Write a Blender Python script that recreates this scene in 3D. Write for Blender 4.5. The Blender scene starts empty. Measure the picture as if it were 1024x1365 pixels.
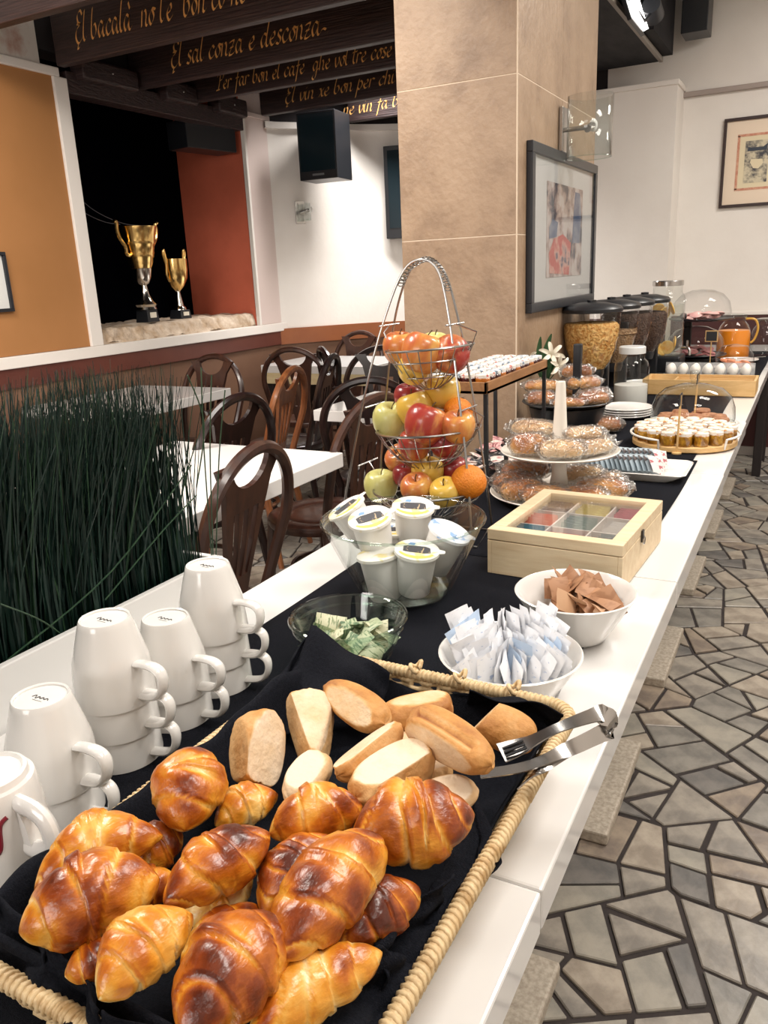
import bpy, math, random
from mathutils import Vector as V, Matrix
sc = bpy.context.scene
C = sc.collection
PI = math.pi
rnd = random.Random(7)
sin, cos = math.sin, math.cos

# ------------------------------------------------------------------ camera
FPX, IW, IH = 1064.9, 1024, 1365
CAMZ = 1.29
_y, _p, _r = math.radians(28.2517), math.radians(16.5175), math.radians(-2.6007)
_f = V((-sin(_y)*cos(_p), cos(_y)*cos(_p), -sin(_p)))
_rt = V((cos(_y), sin(_y), 0)); _up = _rt.cross(_f)
_R = cos(_r)*_rt + sin(_r)*_up; _U = -sin(_r)*_rt + cos(_r)*_up
cam_d = bpy.data.cameras.new('camera'); cam = bpy.data.objects.new('camera', cam_d); C.objects.link(cam)
cam.matrix_world = Matrix(((_R.x, _U.x, -_f.x, 0), (_R.y, _U.y, -_f.y, 0), (_R.z, _U.z, -_f.z, CAMZ), (0, 0, 0, 1)))
cam_d.sensor_fit = 'VERTICAL'; cam_d.sensor_height = 36.0; cam_d.lens = FPX/IH*36.0
cam_d.clip_start = 0.02; cam_d.clip_end = 60
sc.camera = cam
CO = V((0, 0, CAMZ))
def ray(px, py): return _R*((px-512)/FPX) - _U*((py-682.5)/FPX) + _f
def at(px, py, z=0.75):            # pixel -> point on a horizontal plane
    d = ray(px, py); return CO + d*((z-CAMZ)/d.z)
def atx(px, py, X): d = ray(px, py); return CO + d*(X/d.x)
def aty(px, py, Y): d = ray(px, py); return CO + d*(Y/d.y)
def scl(p): return FPX/((p-CO).dot(_f))      # pixels per metre at a point

# ------------------------------------------------------------------ world, lights, exposure
w = bpy.data.worlds.new('world'); sc.world = w; w.use_nodes = True
w.node_tree.nodes['Background'].inputs[0].default_value = (0.85, 0.9, 1, 1)
w.node_tree.nodes['Background'].inputs[1].default_value = 0.3
def area(name, loc, sx, sy, power, col=(1, 0.95, 0.88), rot=(0, 0, 0), spread=180):
    l = bpy.data.lights.new(name, 'AREA'); l.shape = 'RECTANGLE'; l.size = sx; l.size_y = sy
    l.energy = power; l.color = col; l.spread = math.radians(spread)
    o = bpy.data.objects.new(name, l); C.objects.link(o); o.location = loc; o.rotation_euler = rot
    return o
for i, yy in enumerate((-0.6, 0.9, 2.6, 4.4)):      # ceiling light panels over the corridor beside the buffet
    area('ceiling_and_fill_light', (0.55, yy, 2.80), 0.9, 0.5, (14, 44, 60, 52)[i])
area('ceiling_and_fill_light', (-2.25, 1.1, 2.68), 0.6, 0.9, 84, (1, 0.93, 0.84))   # over the dining tables
area('ceiling_and_fill_light', (-2.45, 5.03, 2.70), 0.9, 0.2, 46, (1, 0.96, 0.92), (math.radians(-6), 0, 0), 110)  # added light that brightens the curved wall, not a known fitting
area('ceiling_and_fill_light', (-1.35, 1.75, 2.55), 0.7, 1.2, 46, (1, 0.95, 0.88), (0, math.radians(48), 0))  # added fill tilted at the dim left wall and stage, no real fitting
area('front_fill_light', (-1.6, -2.45, 1.75), 2.2, 1.0, 70, (1.0, 0.96, 0.92), (math.radians(98), 0, math.radians(4)))  # added fill behind the camera for beam faces and mugs; no window there
sc.view_settings.view_transform = 'Standard'; sc.view_settings.look = 'None'
sc.view_settings.gamma = 1.0; sc.view_settings.use_curve_mapping = False
sc.view_settings.exposure = -0.35
sc.cycles.transparent_max_bounces = 24
sc.cycles.max_bounces = 8
ORD = ('first', 'second', 'third', 'fourth', 'fifth', 'sixth', 'seventh', 'eighth', 'ninth', 'tenth', 'eleventh', 'twelfth', 'thirteenth', 'fourteenth', 'fifteenth', 'sixteenth', 'seventeenth')

# ------------------------------------------------------------------ mesh builder
class MB:
    def __init__(s): s.v = []; s.f = []; s.c = []
    def add(s, vs, fs, M=None):
        o = len(s.v)
        s.v += [tuple(M @ V(p)) if M else tuple(p) for p in vs]
        s.f += [tuple(o+i for i in f) for f in fs]; return s
    def box(s, cx, cy, cz, sx, sy, sz, M=None, tx=1, ty=1):   # tx,ty scale the top
        a, b, c = sx/2, sy/2, sz/2
        vs = [(cx+i*a*(tx if k > 0 else 1), cy+j*b*(ty if k > 0 else 1), cz+k*c) for k in (-1, 1) for j in (-1, 1) for i in (-1, 1)]
        return s.add(vs, [(0, 2, 3, 1), (4, 5, 7, 6), (0, 1, 5, 4), (2, 6, 7, 3), (0, 4, 6, 2), (1, 3, 7, 5)], M)
    def tube(s, pts, r, n=8, closed=False, M=None, flat=1.0):
        pts = [V(p) for p in pts]; m = len(pts); rs = r if isinstance(r, (list, tuple)) else [r]*m
        vs = []; pn = None
        for i, p in enumerate(pts):
            t = (pts[(i+1) % m]-pts[i-1]) if closed else (pts[min(i+1, m-1)]-pts[max(i-1, 0)])
            if t.length < 1e-9: t = V((0, 0, 1))
            t.normalize()
            if pn is None:
                pn = t.cross(V((0, 0, 1)))
                if pn.length < 0.1: pn = t.cross(V((1, 0, 0)))
            pn = pn - t*pn.dot(t)
            if pn.length < 1e-6: pn = t.orthogonal()
            pn.normalize(); b = t.cross(pn)
            for k in range(n):
                a = 2*PI*k/n; vs.append(p + (pn*cos(a) + b*sin(a)*flat)*rs[i])
        fs = []
        for i in range(m if closed else m-1):
            j = (i+1) % m
            for k in range(n): fs.append((i*n+k, i*n+(k+1) % n, j*n+(k+1) % n, j*n+k))
        if not closed: fs += [tuple(range(n))[::-1], tuple((m-1)*n+k for k in range(n))]
        return s.add(vs, fs, M)
    def lathe(s, prof, n=32, M=None, sy=1.0):
        vs = []; fs = []; m = len(prof)
        for r, z in prof:
            for k in range(n): a = 2*PI*k/n; vs.append((max(r, 1e-5)*cos(a), max(r, 1e-5)*sin(a)*sy, z))
        for i in range(m-1):
            for k in range(n): fs.append((i*n+k, i*n+(k+1) % n, (i+1)*n+(k+1) % n, (i+1)*n+k))
        if prof[0][0] > 1e-4 and prof[0] != prof[-1]: pass
        return s.add(vs, fs, M)
    def prism(s, poly, z0, z1, M=None):
        n = len(poly); vs = [(x, y, z0) for x, y in poly]+[(x, y, z1) for x, y in poly]
        fs = [tuple(range(n))[::-1], tuple(range(n, 2*n))]+[(i, (i+1) % n, n+(i+1) % n, n+i) for i in range(n)]
        return s.add(vs, fs, M)
    def grid(s, fn, nu, nv, cu=False, cv=False, M=None):
        vs = [fn(i/(nu if cu else nu-1), j/(nv if cv else nv-1)) for i in range(nu) for j in range(nv)]
        fs = []
        for i in range(nu if cu else nu-1):
            for j in range(nv if cv else nv-1):
                a, b = (i+1) % nu, (j+1) % nv
                fs.append((i*nv+j, a*nv+j, a*nv+b, i*nv+b))
        return s.add(vs, fs, M)
    def build(s, name, mat, parent=None, loc=(0, 0, 0), rot=(0, 0, 0), smooth=True, bevel=0, solid=0, sub=0, weld=False):
        me = bpy.data.meshes.new(name); me.from_pydata(s.v, [], s.f); me.update()
        if s.c:
            at_ = me.attributes.new('tone', 'FLOAT', 'POINT'); at_.data.foreach_set('value', s.c)
        if smooth: me.polygons.foreach_set('use_smooth', [True]*len(me.polygons))
        me.materials.append(mat)
        o = bpy.data.objects.new(name, me); C.objects.link(o)
        o.location = loc; o.rotation_euler = rot; o.parent = parent
        if smooth and smooth != 'all':
            try: me.set_sharp_from_angle(angle=math.radians(smooth if smooth > 1 else 40))
            except Exception: pass
        if solid: md = o.modifiers.new('solid', 'SOLIDIFY'); md.thickness = solid; md.offset = 0
        if sub: md = o.modifiers.new('sub', 'SUBSURF'); md.levels = sub; md.render_levels = sub
        if bevel: md = o.modifiers.new('bevel', 'BEVEL'); md.width = bevel; md.segments = 2; md.limit_method = 'ANGLE'; md.angle_limit = math.radians(35)
        return o
def T(x=0, y=0, z=0, rx=0, ry=0, rz=0, s=1):
    return Matrix.Translation((x, y, z)) @ Matrix.Rotation(rz, 4, 'Z') @ Matrix.Rotation(ry, 4, 'Y') @ Matrix.Rotation(rx, 4, 'X') @ Matrix.Scale(s, 4)
def tag(o, label=None, cat=None, group=None, kind=None):
    if label: o['label'] = label
    if cat: o['category'] = cat
    if group: o['group'] = group
    if kind: o['kind'] = kind
    return o
def thing(name, label, cat, loc=(0, 0, 0), rz=0, group=None):
    o = bpy.data.objects.new(name, None); o.empty_display_size = 0.05; C.objects.link(o)
    o.location = loc; o.rotation_euler = (0, 0, rz); return tag(o, label, cat, group)
def dup(root, loc=None, rot=None, label=None, group=None, scale=None):
    kids = {}
    for o in C.objects:
        if o.parent: kids.setdefault(o.parent.name, []).append(o)
    def rec(o, par):
        c = o.copy(); C.objects.link(c); c.parent = par
        for k in kids.get(o.name, []): rec(k, c)
        return c
    r = rec(root, None)
    if loc is not None: r.location = loc
    if rot is not None: r.rotation_euler = rot
    if scale is not None: r.scale = scale if isinstance(scale, tuple) else (scale,)*3
    if label: r['label'] = label
    if group: r['group'] = group
    return r
def crom(pts, k=6, closed=False):
    pts = [V(p) for p in pts]; n = len(pts); out = []
    for i in range(n if closed else n-1):
        if closed: a, b, c, d = pts[i-1], pts[i], pts[(i+1) % n], pts[(i+2) % n]
        else: a, b, c, d = pts[max(i-1, 0)], pts[i], pts[i+1], pts[min(i+2, n-1)]
        for j in range(k):
            t = j/k; out.append(0.5*((2*b)+(c-a)*t+(2*a-5*b+4*c-d)*t*t+(3*b-a-3*c+d)*t**3))
    if not closed: out.append(pts[-1])
    return out

# ------------------------------------------------------------------ materials
def nodes(name):
    m = bpy.data.materials.new(name); m.use_nodes = True
    return m, m.node_tree.nodes, m.node_tree.links, m.node_tree.nodes['Principled BSDF']
def mat(name, col, rough=0.5, metal=0.0, col2=None, scale=8.0, detail=4.0, stretch=None, lo=0.35, hi=0.65,
        bump=0.0, bscale=None, coat=0.0, emit=0.0, sss=0.0, col3=None, spec=None, noise='noise', alpha=None, sheen=0):
    m, N, L, B = nodes(name)
    B.inputs['Base Color'].default_value = (*col, 1); B.inputs['Roughness'].default_value = rough; B.inputs['Metallic'].default_value = metal
    if spec is not None: B.inputs['Specular IOR Level'].default_value = spec
    if coat: B.inputs['Coat Weight'].default_value = coat; B.inputs['Coat Roughness'].default_value = 0.12
    if emit: B.inputs['Emission Color'].default_value = (*col, 1); B.inputs['Emission Strength'].default_value = emit
    if sss: B.inputs['Subsurface Weight'].default_value = sss; B.inputs['Subsurface Radius'].default_value = (0.02, 0.012, 0.006)
    if sheen: B.inputs['Sheen Weight'].default_value = sheen
    tc = N.new('ShaderNodeTexCoord'); src = tc.outputs['Object']
    if stretch:
        mp = N.new('ShaderNodeMapping'); mp.inputs['Scale'].default_value = stretch; L.new(src, mp.inputs[0]); src = mp.outputs[0]
    if col2:
        if noise == 'voronoi':
            t = N.new('ShaderNodeTexVoronoi'); t.inputs['Scale'].default_value = scale; out = t.outputs['Distance']
        else:
            t = N.new('ShaderNodeTexNoise'); t.inputs['Scale'].default_value = scale; t.inputs['Detail'].default_value = detail
            t.inputs['Roughness'].default_value = 0.62; out = t.outputs['Fac']
        L.new(src, t.inputs['Vector'])
        r = N.new('ShaderNodeValToRGB'); e = r.color_ramp.elements
        e[0].position = lo; e[0].color = (*col, 1); e[1].position = hi; e[1].color = (*col2, 1)
        if col3: q = e.new((lo+hi)/2); q.color = (*col3, 1)
        L.new(out, r.inputs[0]); L.new(r.outputs[0], B.inputs['Base Color'])
    if bump:
        t2 = N.new('ShaderNodeTexNoise'); t2.inputs['Scale'].default_value = bscale or scale; t2.inputs['Detail'].default_value = 5
        L.new(src, t2.inputs['Vector'])
        b = N.new('ShaderNodeBump'); b.inputs['Strength'].default_value = bump; b.inputs['Distance'].default_value = 0.02
        L.new(t2.outputs['Fac'], b.inputs['Height']); L.new(b.outputs[0], B.inputs['Normal'])
    return m
def glassy(name, tint=(0.97, 0.98, 0.98), ior=1.45, rough=0.02, boost=1.0, bump=0, bscale=60, haze=0.0, hazecol=(1, 1, 1)):
    """thin clear sheet: lets light straight through, mirrors by Fresnel"""
    m = bpy.data.materials.new(name); m.use_nodes = True; N = m.node_tree.nodes; L = m.node_tree.links; N.clear()
    out = N.new('ShaderNodeOutputMaterial'); tr = N.new('ShaderNodeBsdfTransparent'); gl = N.new('ShaderNodeBsdfGlossy')
    tr.inputs[0].default_value = (*tint, 1); gl.inputs['Roughness'].default_value = rough
    fr = N.new('ShaderNodeLayerWeight'); fr.inputs[0].default_value = 0.5      # facing term works the same from both sides
    pw = N.new('ShaderNodeMath'); pw.operation = 'POWER'; pw.inputs[1].default_value = 4.0; L.new(fr.outputs['Facing'], pw.inputs[0])
    sch = N.new('ShaderNodeMath'); sch.operation = 'MULTIPLY_ADD'; f0 = ((ior-1)/(ior+1))**2; sch.inputs[1].default_value = 1-f0; sch.inputs[2].default_value = f0; L.new(pw.outputs[0], sch.inputs[0])
    mx = N.new('ShaderNodeMixShader'); mm = N.new('ShaderNodeMath'); mm.operation = 'MULTIPLY'; mm.use_clamp = True; mm.inputs[1].default_value = boost
    L.new(sch.outputs[0], mm.inputs[0]); L.new(mm.outputs[0], mx.inputs[0]); L.new(tr.outputs[0], mx.inputs[1]); L.new(gl.outputs[0], mx.inputs[2])
    last = mx
    if haze:
        df = N.new('ShaderNodeBsdfDiffuse'); df.inputs[0].default_value = (*hazecol, 1); m2 = N.new('ShaderNodeMixShader'); m2.inputs[0].default_value = haze
        L.new(mx.outputs[0], m2.inputs[1]); L.new(df.outputs[0], m2.inputs[2]); last = m2
    if bump:
        tc = N.new('ShaderNodeTexCoord'); t2 = N.new('ShaderNodeTexNoise'); t2.inputs['Scale'].default_value = bscale; t2.inputs['Detail'].default_value = 3
        b = N.new('ShaderNodeBump'); b.inputs['Strength'].default_value = bump; b.inputs['Distance'].default_value = 0.02
        L.new(tc.outputs['Object'], t2.inputs['Vector']); L.new(t2.outputs['Fac'], b.inputs['Height'])
        L.new(b.outputs[0], gl.inputs['Normal']); L.new(b.outputs[0], fr.inputs['Normal'])
    L.new(last.outputs[0], out.inputs[0]); return m
def tonemat(name, stops, rough=0.4, nscale=30, namt=0.35, bump=0.3, bscale=90, coat=0.0, stretch=None):
    """colour from the per-vertex bake tone plus noise"""
    m, N, L, B = nodes(name)
    a = N.new('ShaderNodeAttribute'); a.attribute_name = 'tone'
    tc = N.new('ShaderNodeTexCoord'); oi = N.new('ShaderNodeObjectInfo')
    ad = N.new('ShaderNodeVectorMath'); ad.operation = 'ADD'; L.new(tc.outputs['Object'], ad.inputs[0]); L.new(oi.outputs['Location'], ad.inputs[1])
    src = ad.outputs[0]
    t = N.new('ShaderNodeTexNoise'); t.inputs['Scale'].default_value = nscale; t.inputs['Detail'].default_value = 5; t.inputs['Roughness'].default_value = 0.6
    L.new(src, t.inputs['Vector'])
    mm = N.new('ShaderNodeMath'); mm.operation = 'MULTIPLY_ADD'; mm.inputs[1].default_value = namt; mm.inputs[2].default_value = -namt/2
    L.new(t.outputs['Fac'], mm.inputs[0]); s = N.new('ShaderNodeMath'); s.operation = 'ADD'; L.new(mm.outputs[0], s.inputs[0]); L.new(a.outputs['Fac'], s.inputs[1])
    r = N.new('ShaderNodeValToRGB'); e = r.color_ramp.elements
    e[0].position = stops[0][0]; e[0].color = (*stops[0][1], 1); e[1].position = stops[-1][0]; e[1].color = (*stops[-1][1], 1)
    for p, c in stops[1:-1]: q = e.new(p); q.color = (*c, 1)
    L.new(s.outputs[0], r.inputs[0]); L.new(r.outputs[0], B.inputs['Base Color']); B.inputs['Roughness'].default_value = rough
    if coat: B.inputs['Coat Weight'].default_value = coat; B.inputs['Coat Roughness'].default_value = 0.18
    if bump:
        t2 = N.new('ShaderNodeTexNoise'); t2.inputs['Scale'].default_value = bscale; t2.inputs['Detail'].default_value = 4
        if stretch:
            mp = N.new('ShaderNodeMapping'); mp.inputs['Scale'].default_value = stretch; L.new(tc.outputs['Object'], mp.inputs[0]); L.new(mp.outputs[0], t2.inputs['Vector'])
        else: L.new(src, t2.inputs['Vector'])
        b = N.new('ShaderNodeBump'); b.inputs['Strength'].default_value = bump; b.inputs['Distance'].default_value = 0.004
        L.new(t2.outputs['Fac'], b.inputs['Height']); L.new(b.outputs[0], B.inputs['Normal'])
    return m
def hx(h, g=2.2):
    h = h.lstrip('#'); return tuple((int(h[i:i+2], 16)/255)**g for i in (0, 2, 4))

M_white = mat('white_laminate', (0.76, 0.745, 0.73), 0.09, spec=0.7)
M_wallw = mat('white_plaster', (0.83, 0.79, 0.74), 0.8, col2=(0.76, 0.71, 0.66), scale=1.3, bump=0.05, bscale=40)
M_black = mat('black_plastic', (0.012, 0.013, 0.016), 0.35)
M_blackm = mat('black_matte', (0.0012, 0.0012, 0.0022), 1.0, spec=0.0)
M_steel = mat('polished_steel', (0.50, 0.48, 0.46), 0.22, 1.0)
M_chrome = mat('chrome_wire', (0.36, 0.35, 0.34), 0.28, 1.0)
M_porc = mat('white_porcelain', (0.80, 0.78, 0.75), 0.12, coat=0.3)
M_glass = glassy('clear_glass', (0.95, 0.965, 0.96), 1.45, 0.02, 1.0)
M_clear = glassy('clear_plastic', (0.97, 0.97, 0.97), 1.4, 0.04, 1.0)
M_pane = glassy('picture_glass', (0.97, 0.97, 0.97), 1.4, 0.03, 0.4)
M_wrap = glassy('cellophane', (0.97, 0.97, 0.97), 1.5, 0.08, 2.5, bump=1.0, bscale=110, haze=0.02)
M_wood_d = mat('dark_bentwood', (0.008, 0.004, 0.004), 0.3, col2=(0.022, 0.009, 0.008), scale=6, stretch=(6, 6, 1), coat=0.3)
M_wood_b = mat('brown_bentwood', (0.028, 0.010, 0.007), 0.32, col2=(0.060, 0.022, 0.013), scale=6, stretch=(6, 6, 1), coat=0.3)
M_wood_o = mat('orange_bentwood', (0.17, 0.055, 0.02), 0.32, col2=(0.30, 0.11, 0.04), scale=6, stretch=(6, 6, 1), coat=0.3)
M_pine = mat('pale_pine', (0.74, 0.60, 0.40), 0.55, col2=(0.66, 0.50, 0.31), scale=5, stretch=(2, 14, 14), bump=0.05)
M_oak = mat('oak_tray', (0.34, 0.165, 0.065), 0.5, col2=(0.24, 0.11, 0.04), scale=6, stretch=(12, 2, 12), bump=0.05)
M_bamboo = mat('bamboo', (0.62, 0.38, 0.15), 0.45, col2=(0.72, 0.47, 0.21), scale=5, stretch=(3, 14, 14))
M_cloth = mat('black_cloth', (0.0045, 0.005, 0.008), 0.95, col2=(0.010, 0.011, 0.016), scale=400, bump=0.35, bscale=900, spec=0.12)
M_wick = mat('wicker', (0.62, 0.43, 0.22), 0.55, col2=(0.45, 0.28, 0.12), scale=40, bump=0.1, col3=(0.74, 0.56, 0.32))
# ================================================================== SETTING
def struct(o): o['kind'] = 'structure'; return o
def wallbox(name, x0, x1, y0, y1, z0, z1, m, parent=None, bevel=0):
    b = MB().box((x0+x1)/2, (y0+y1)/2, (z0+z1)/2, x1-x0, y1-y0, z1-z0).build(name, m, parent, smooth=False, bevel=bevel)
    return b if parent else struct(b)
M_grout = mat('dark_grout', (0.020, 0.014, 0.013), 0.85, col2=(0.032, 0.023, 0.021), scale=20)
M_tan = mat('brown_wall_paint', (0.20, 0.105, 0.062), 0.6, col2=(0.16, 0.08, 0.05), scale=2)
M_dadoD = mat('dark_red_band', (0.10, 0.028, 0.020), 0.35, col2=(0.14, 0.042, 0.028), scale=2)
M_dadoO = mat('orange_brown_band', (0.24, 0.075, 0.028), 0.4, col2=(0.30, 0.10, 0.035), scale=3)
M_wains = mat('dark_red_wainscot', (0.055, 0.012, 0.012), 0.5)
M_sillw = mat('white_painted_wood', (0.82, 0.77, 0.72), 0.45)
M_pink = mat('pinkish_white_paint', (0.70, 0.58, 0.54), 0.5)
M_board = mat('ochre_board', (0.42, 0.19, 0.065), 0.75, col2=(0.36, 0.16, 0.05), scale=1.2)
M_red = mat('terracotta_red_paint', (0.62, 0.14, 0.075), 0.7, col2=(0.52, 0.115, 0.06), scale=3)
M_mural = mat('faded_fresco', (0.85, 0.80, 0.74), 0.8, col2=(0.55, 0.28, 0.20), scale=5, lo=0.5, hi=0.72, detail=8)
M_ceilD = mat('dark_ceiling_paint', (0.020, 0.016, 0.018), 0.9)
M_ceilW = mat('white_ceiling_paint', (0.85, 0.83, 0.80), 0.9)
M_beam = mat('dark_stained_beam', (0.010, 0.006, 0.007), 0.5, col2=(0.060, 0.030, 0.028), scale=5, stretch=(1, 6, 26), detail=8, bump=0.35, bscale=5, lo=0.3, hi=0.75)
M_stone = mat('rough_stone', (0.72, 0.60, 0.48), 0.9, col2=(0.44, 0.31, 0.20), scale=14, detail=8, bump=0.8, bscale=22)
M_tile = mat('beige_travertine', (0.36, 0.25, 0.165), 0.45, col2=(0.21, 0.135, 0.085), scale=7, detail=14, bump=0.15, bscale=45, lo=0.28, hi=0.74, col3=(0.31, 0.21, 0.135))
M_tgrout = mat('pale_tile_grout', (0.62, 0.50, 0.38), 0.8)
M_soff = mat('black_streaked_paint', (0.004, 0.004, 0.006), 0.6, spec=0.15, col2=(0.022, 0.020, 0.022), scale=4, stretch=(3, 1, 1), detail=7, bump=0.1)

RX0, RX1, RY0, RY1, RZ = -3.4, 2.4, -2.6, 5.9, 2.86
floor = wallbox('floor', RX0-0.6, RX1, RY0, RY1+0.1, -0.06, -0.0065, M_grout)

# crazy paving: irregular polygons, each stone its own piece
def clip(poly, px, py, nx, ny):
    out = []; n = len(poly)
    for i in range(n):
        a, b = poly[i], poly[(i+1) % n]
        da = (a[0]-px)*nx+(a[1]-py)*ny; db = (b[0]-px)*nx+(b[1]-py)*ny
        if da <= 0: out.append(a)
        if (da < 0) != (db < 0) and abs(da-db) > 1e-12:
            t = da/(da-db); out.append((a[0]+(b[0]-a[0])*t, a[1]+(b[1]-a[1])*t))
    return out
M_stones = []
for i, (a, b) in enumerate([((0.32, 0.285, 0.24), (0.19, 0.17, 0.148)), ((0.39, 0.335, 0.27), (0.24, 0.20, 0.16)), ((0.15, 0.14, 0.125), (0.25, 0.23, 0.20)),
                            ((0.31, 0.25, 0.19), (0.18, 0.145, 0.12)), ((0.23, 0.215, 0.185), (0.33, 0.30, 0.25)), ((0.11, 0.105, 0.10), (0.18, 0.165, 0.15))]):
    M_stones.append(mat('paving_stone_%s' % 'abcdef'[i], a, 0.32, col2=b, scale=11, detail=12, bump=0.06, bscale=30, lo=0.40, hi=0.60))
def paving():
    g = 0.40; pts = {}; r = random.Random(11)
    nx0, nx1, ny0, ny1 = int((RX0-0.3)/g)-2, int(RX1/g)+3, int(RY0/g)-3, int(RY1/g)+3
    for i in range(nx0, nx1):
        for j in range(ny0, ny1):
            pts[i, j] = ((i+0.5*(j % 2)+r.uniform(-0.42, 0.42))*g, (j+r.uniform(-0.42, 0.42))*g)
    def area2(p): return abs(sum(p[k-1][0]*p[k][1]-p[k][0]*p[k-1][1] for k in range(len(p))))/2
    def inside_edges(p, gap):
        cx = sum(q[0] for q in p)/len(p); cy = sum(q[1] for q in p)/len(p); out = list(p)
        for k in range(len(p)):
            (x0, y0), (x1, y1) = p[k-1], p[k]; l = math.hypot(x1-x0, y1-y0)
            if l < 1e-6: continue
            nx, ny = (y1-y0)/l, -(x1-x0)/l
            if (cx-x0)*nx+(cy-y0)*ny > 0: nx, ny = -nx, -ny
            gg = gap*r.uniform(0.55, 1.5); out = clip(out, x0-nx*gg, y0-ny*gg, nx, ny)
            if len(out) < 3: return None
        return out
    cells = []
    def split(p, lim):
        A = area2(p)
        if A < lim or len(p) < 3: return [p]
        k = max(range(len(p)), key=lambda q: math.hypot(p[q][0]-p[q-1][0], p[q][1]-p[q-1][1]))   # cut across the longest side
        (x0, y0), (x1, y1) = p[k-1], p[k]; t = r.uniform(0.36, 0.64); mx, my = x0+(x1-x0)*t, y0+(y1-y0)*t
        an = math.atan2(y1-y0, x1-x0)+r.uniform(-0.55, 0.55); nx, ny = cos(an), sin(an)
        return split(clip(p, mx, my, nx, ny), r.uniform(0.011, 0.028))+split(clip(p, mx, my, -nx, -ny), r.uniform(0.011, 0.028))
    for (i, j), (x, y) in pts.items():
        if not (RX0-0.3 < x < RX1+0.3 and RY0-0.3 < y < RY1+0.3): continue
        poly = [(x-g*1.8, y-g*1.8), (x+g*1.8, y-g*1.8), (x+g*1.8, y+g*1.8), (x-g*1.8, y+g*1.8)]
        for di in range(-3, 4):
            for dj in range(-3, 4):
                q = pts.get((i+di, j+dj))
                if q is None or (di == 0 and dj == 0): continue
                dx, dy = q[0]-x, q[1]-y; l = math.hypot(dx, dy)
                if l > 1e-6: poly = clip(poly, x+dx/2, y+dy/2, dx/l, dy/l)
        poly = clip(clip(clip(clip(poly, RX0+0.01, 0, -1, 0), RX1-0.02, 0, 1, 0), 0, RY0+0.02, 0, -1), 0, RY1-0.035, 0, 1)
        if len(poly) < 3: continue
        for q in split(poly, r.uniform(0.018, 0.045)):
            if len(q) < 3: continue
            q = inside_edges(q, 0.0052)
            if not q or area2(q) < 0.0012: continue
            pp = [p for k, p in enumerate(q) if math.hypot(p[0]-q[k-1][0], p[1]-q[k-1][1]) > 0.012]
            if len(pp) >= 3: q = pp
            cx = sum(p[0] for p in q)/len(q); cy = sum(p[1] for p in q)/len(q)
            cells.append((cx, cy, q, r.choice((0, 0, 1, 1, 2, 3, 4, 4, 5)), r.uniform(-0.002, 0.002)))
    def shown(x, y):
        d = V((x, y, 0))-CO; z = d.dot(_f)
        if z < 0.3: return 0
        u = d.dot(_R)/z*FPX+512; v = -d.dot(_U)/z*FPX+682.5
        if not (-60 < u < 1090 and -30 < v < 1440): return 0
        if x > -0.45: return 2e3/z
        if x > -0.9: return 0
        if 300 < u < 560 and 560 < v < 800: return 900/z
        return 50/z
    cells.sort(key=lambda c: -shown(c[0], c[1]))
    rest = MB()
    for k, (x, y, poly, mi, dz) in enumerate(cells):
        if k < 290 and shown(x, y) > 0:
            b = MB().prism([(p[0]-x, p[1]-y) for p in poly], -0.02, 0.0).build('flagstone', M_stones[mi], floor, (x, y, dz), smooth=False)
            md = b.modifiers.new('bevel', 'BEVEL'); md.width = 0.0025; md.segments = 1
        else: rest.prism(poly, -0.02, dz)
    tag(rest.build('flagstones_beyond', M_stones[0], floor, smooth=False), kind='stuff')
paving()

# left wall with the stage opening
wl = wallbox('wall_left', RX0-0.15, RX0, RY0, 4.95, 0, 0.84, M_tan)
wallbox('dado_band', RX0, RX0+0.018, RY0, 4.95, 0.842, 0.936, M_dadoD, wl, 0.003)
wallbox('sill', RX0, RX0+0.03, RY0, 4.95, 0.936, 0.993, M_sillw, wl, 0.004)
wallbox('wall_fill', RX0-0.15, RX0, RY0, 4.95, 0.84, 0.993, M_sillw, wl)
wallbox('wall_fill', RX0-0.15, RX0, RY0, 3.12, 0.993, 2.29, M_sillw, wl)
wallbox('ochre_board', RX0, RX0+0.012, RY0, 3.10, 0.995, 2.285, M_board, wl)
wallbox('board_frame', RX0, RX0+0.028, 3.10, 3.182, 0.993, 2.285, M_sillw, wl, 0.004)
wallbox('board_frame', RX0, RX0+0.028, RY0, 3.14, 2.285, 2.325, M_sillw, wl, 0.004)
wallbox('fresco', RX0-0.15, RX0+0.004, RY0, 3.05, 2.325, RZ, M_mural, wl)
wallbox('pilaster_panel', RX0-0.15, RX0+0.010, 4.612, 4.95, 0.993, 2.345, M_pink, wl, 0.003)
wallbox('panel_edge', RX0, RX0+0.030, 4.600, 4.622, 0.993, 2.345, M_sillw, wl, 0.003)
wallbox('panel_edge', RX0, RX0+0.022, 4.622, 4.95, 2.315, 2.345, M_pink, wl, 0.003)
wallbox('wall_fill', RX0-0.15, RX0-0.01, 4.612, 4.95, 2.345, RZ, M_pink, wl)
wallbox('wall_fill', RX0-0.15, RX0-0.01, 3.05, 4.62, 2.40, RZ, M_ceilD, wl)
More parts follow.
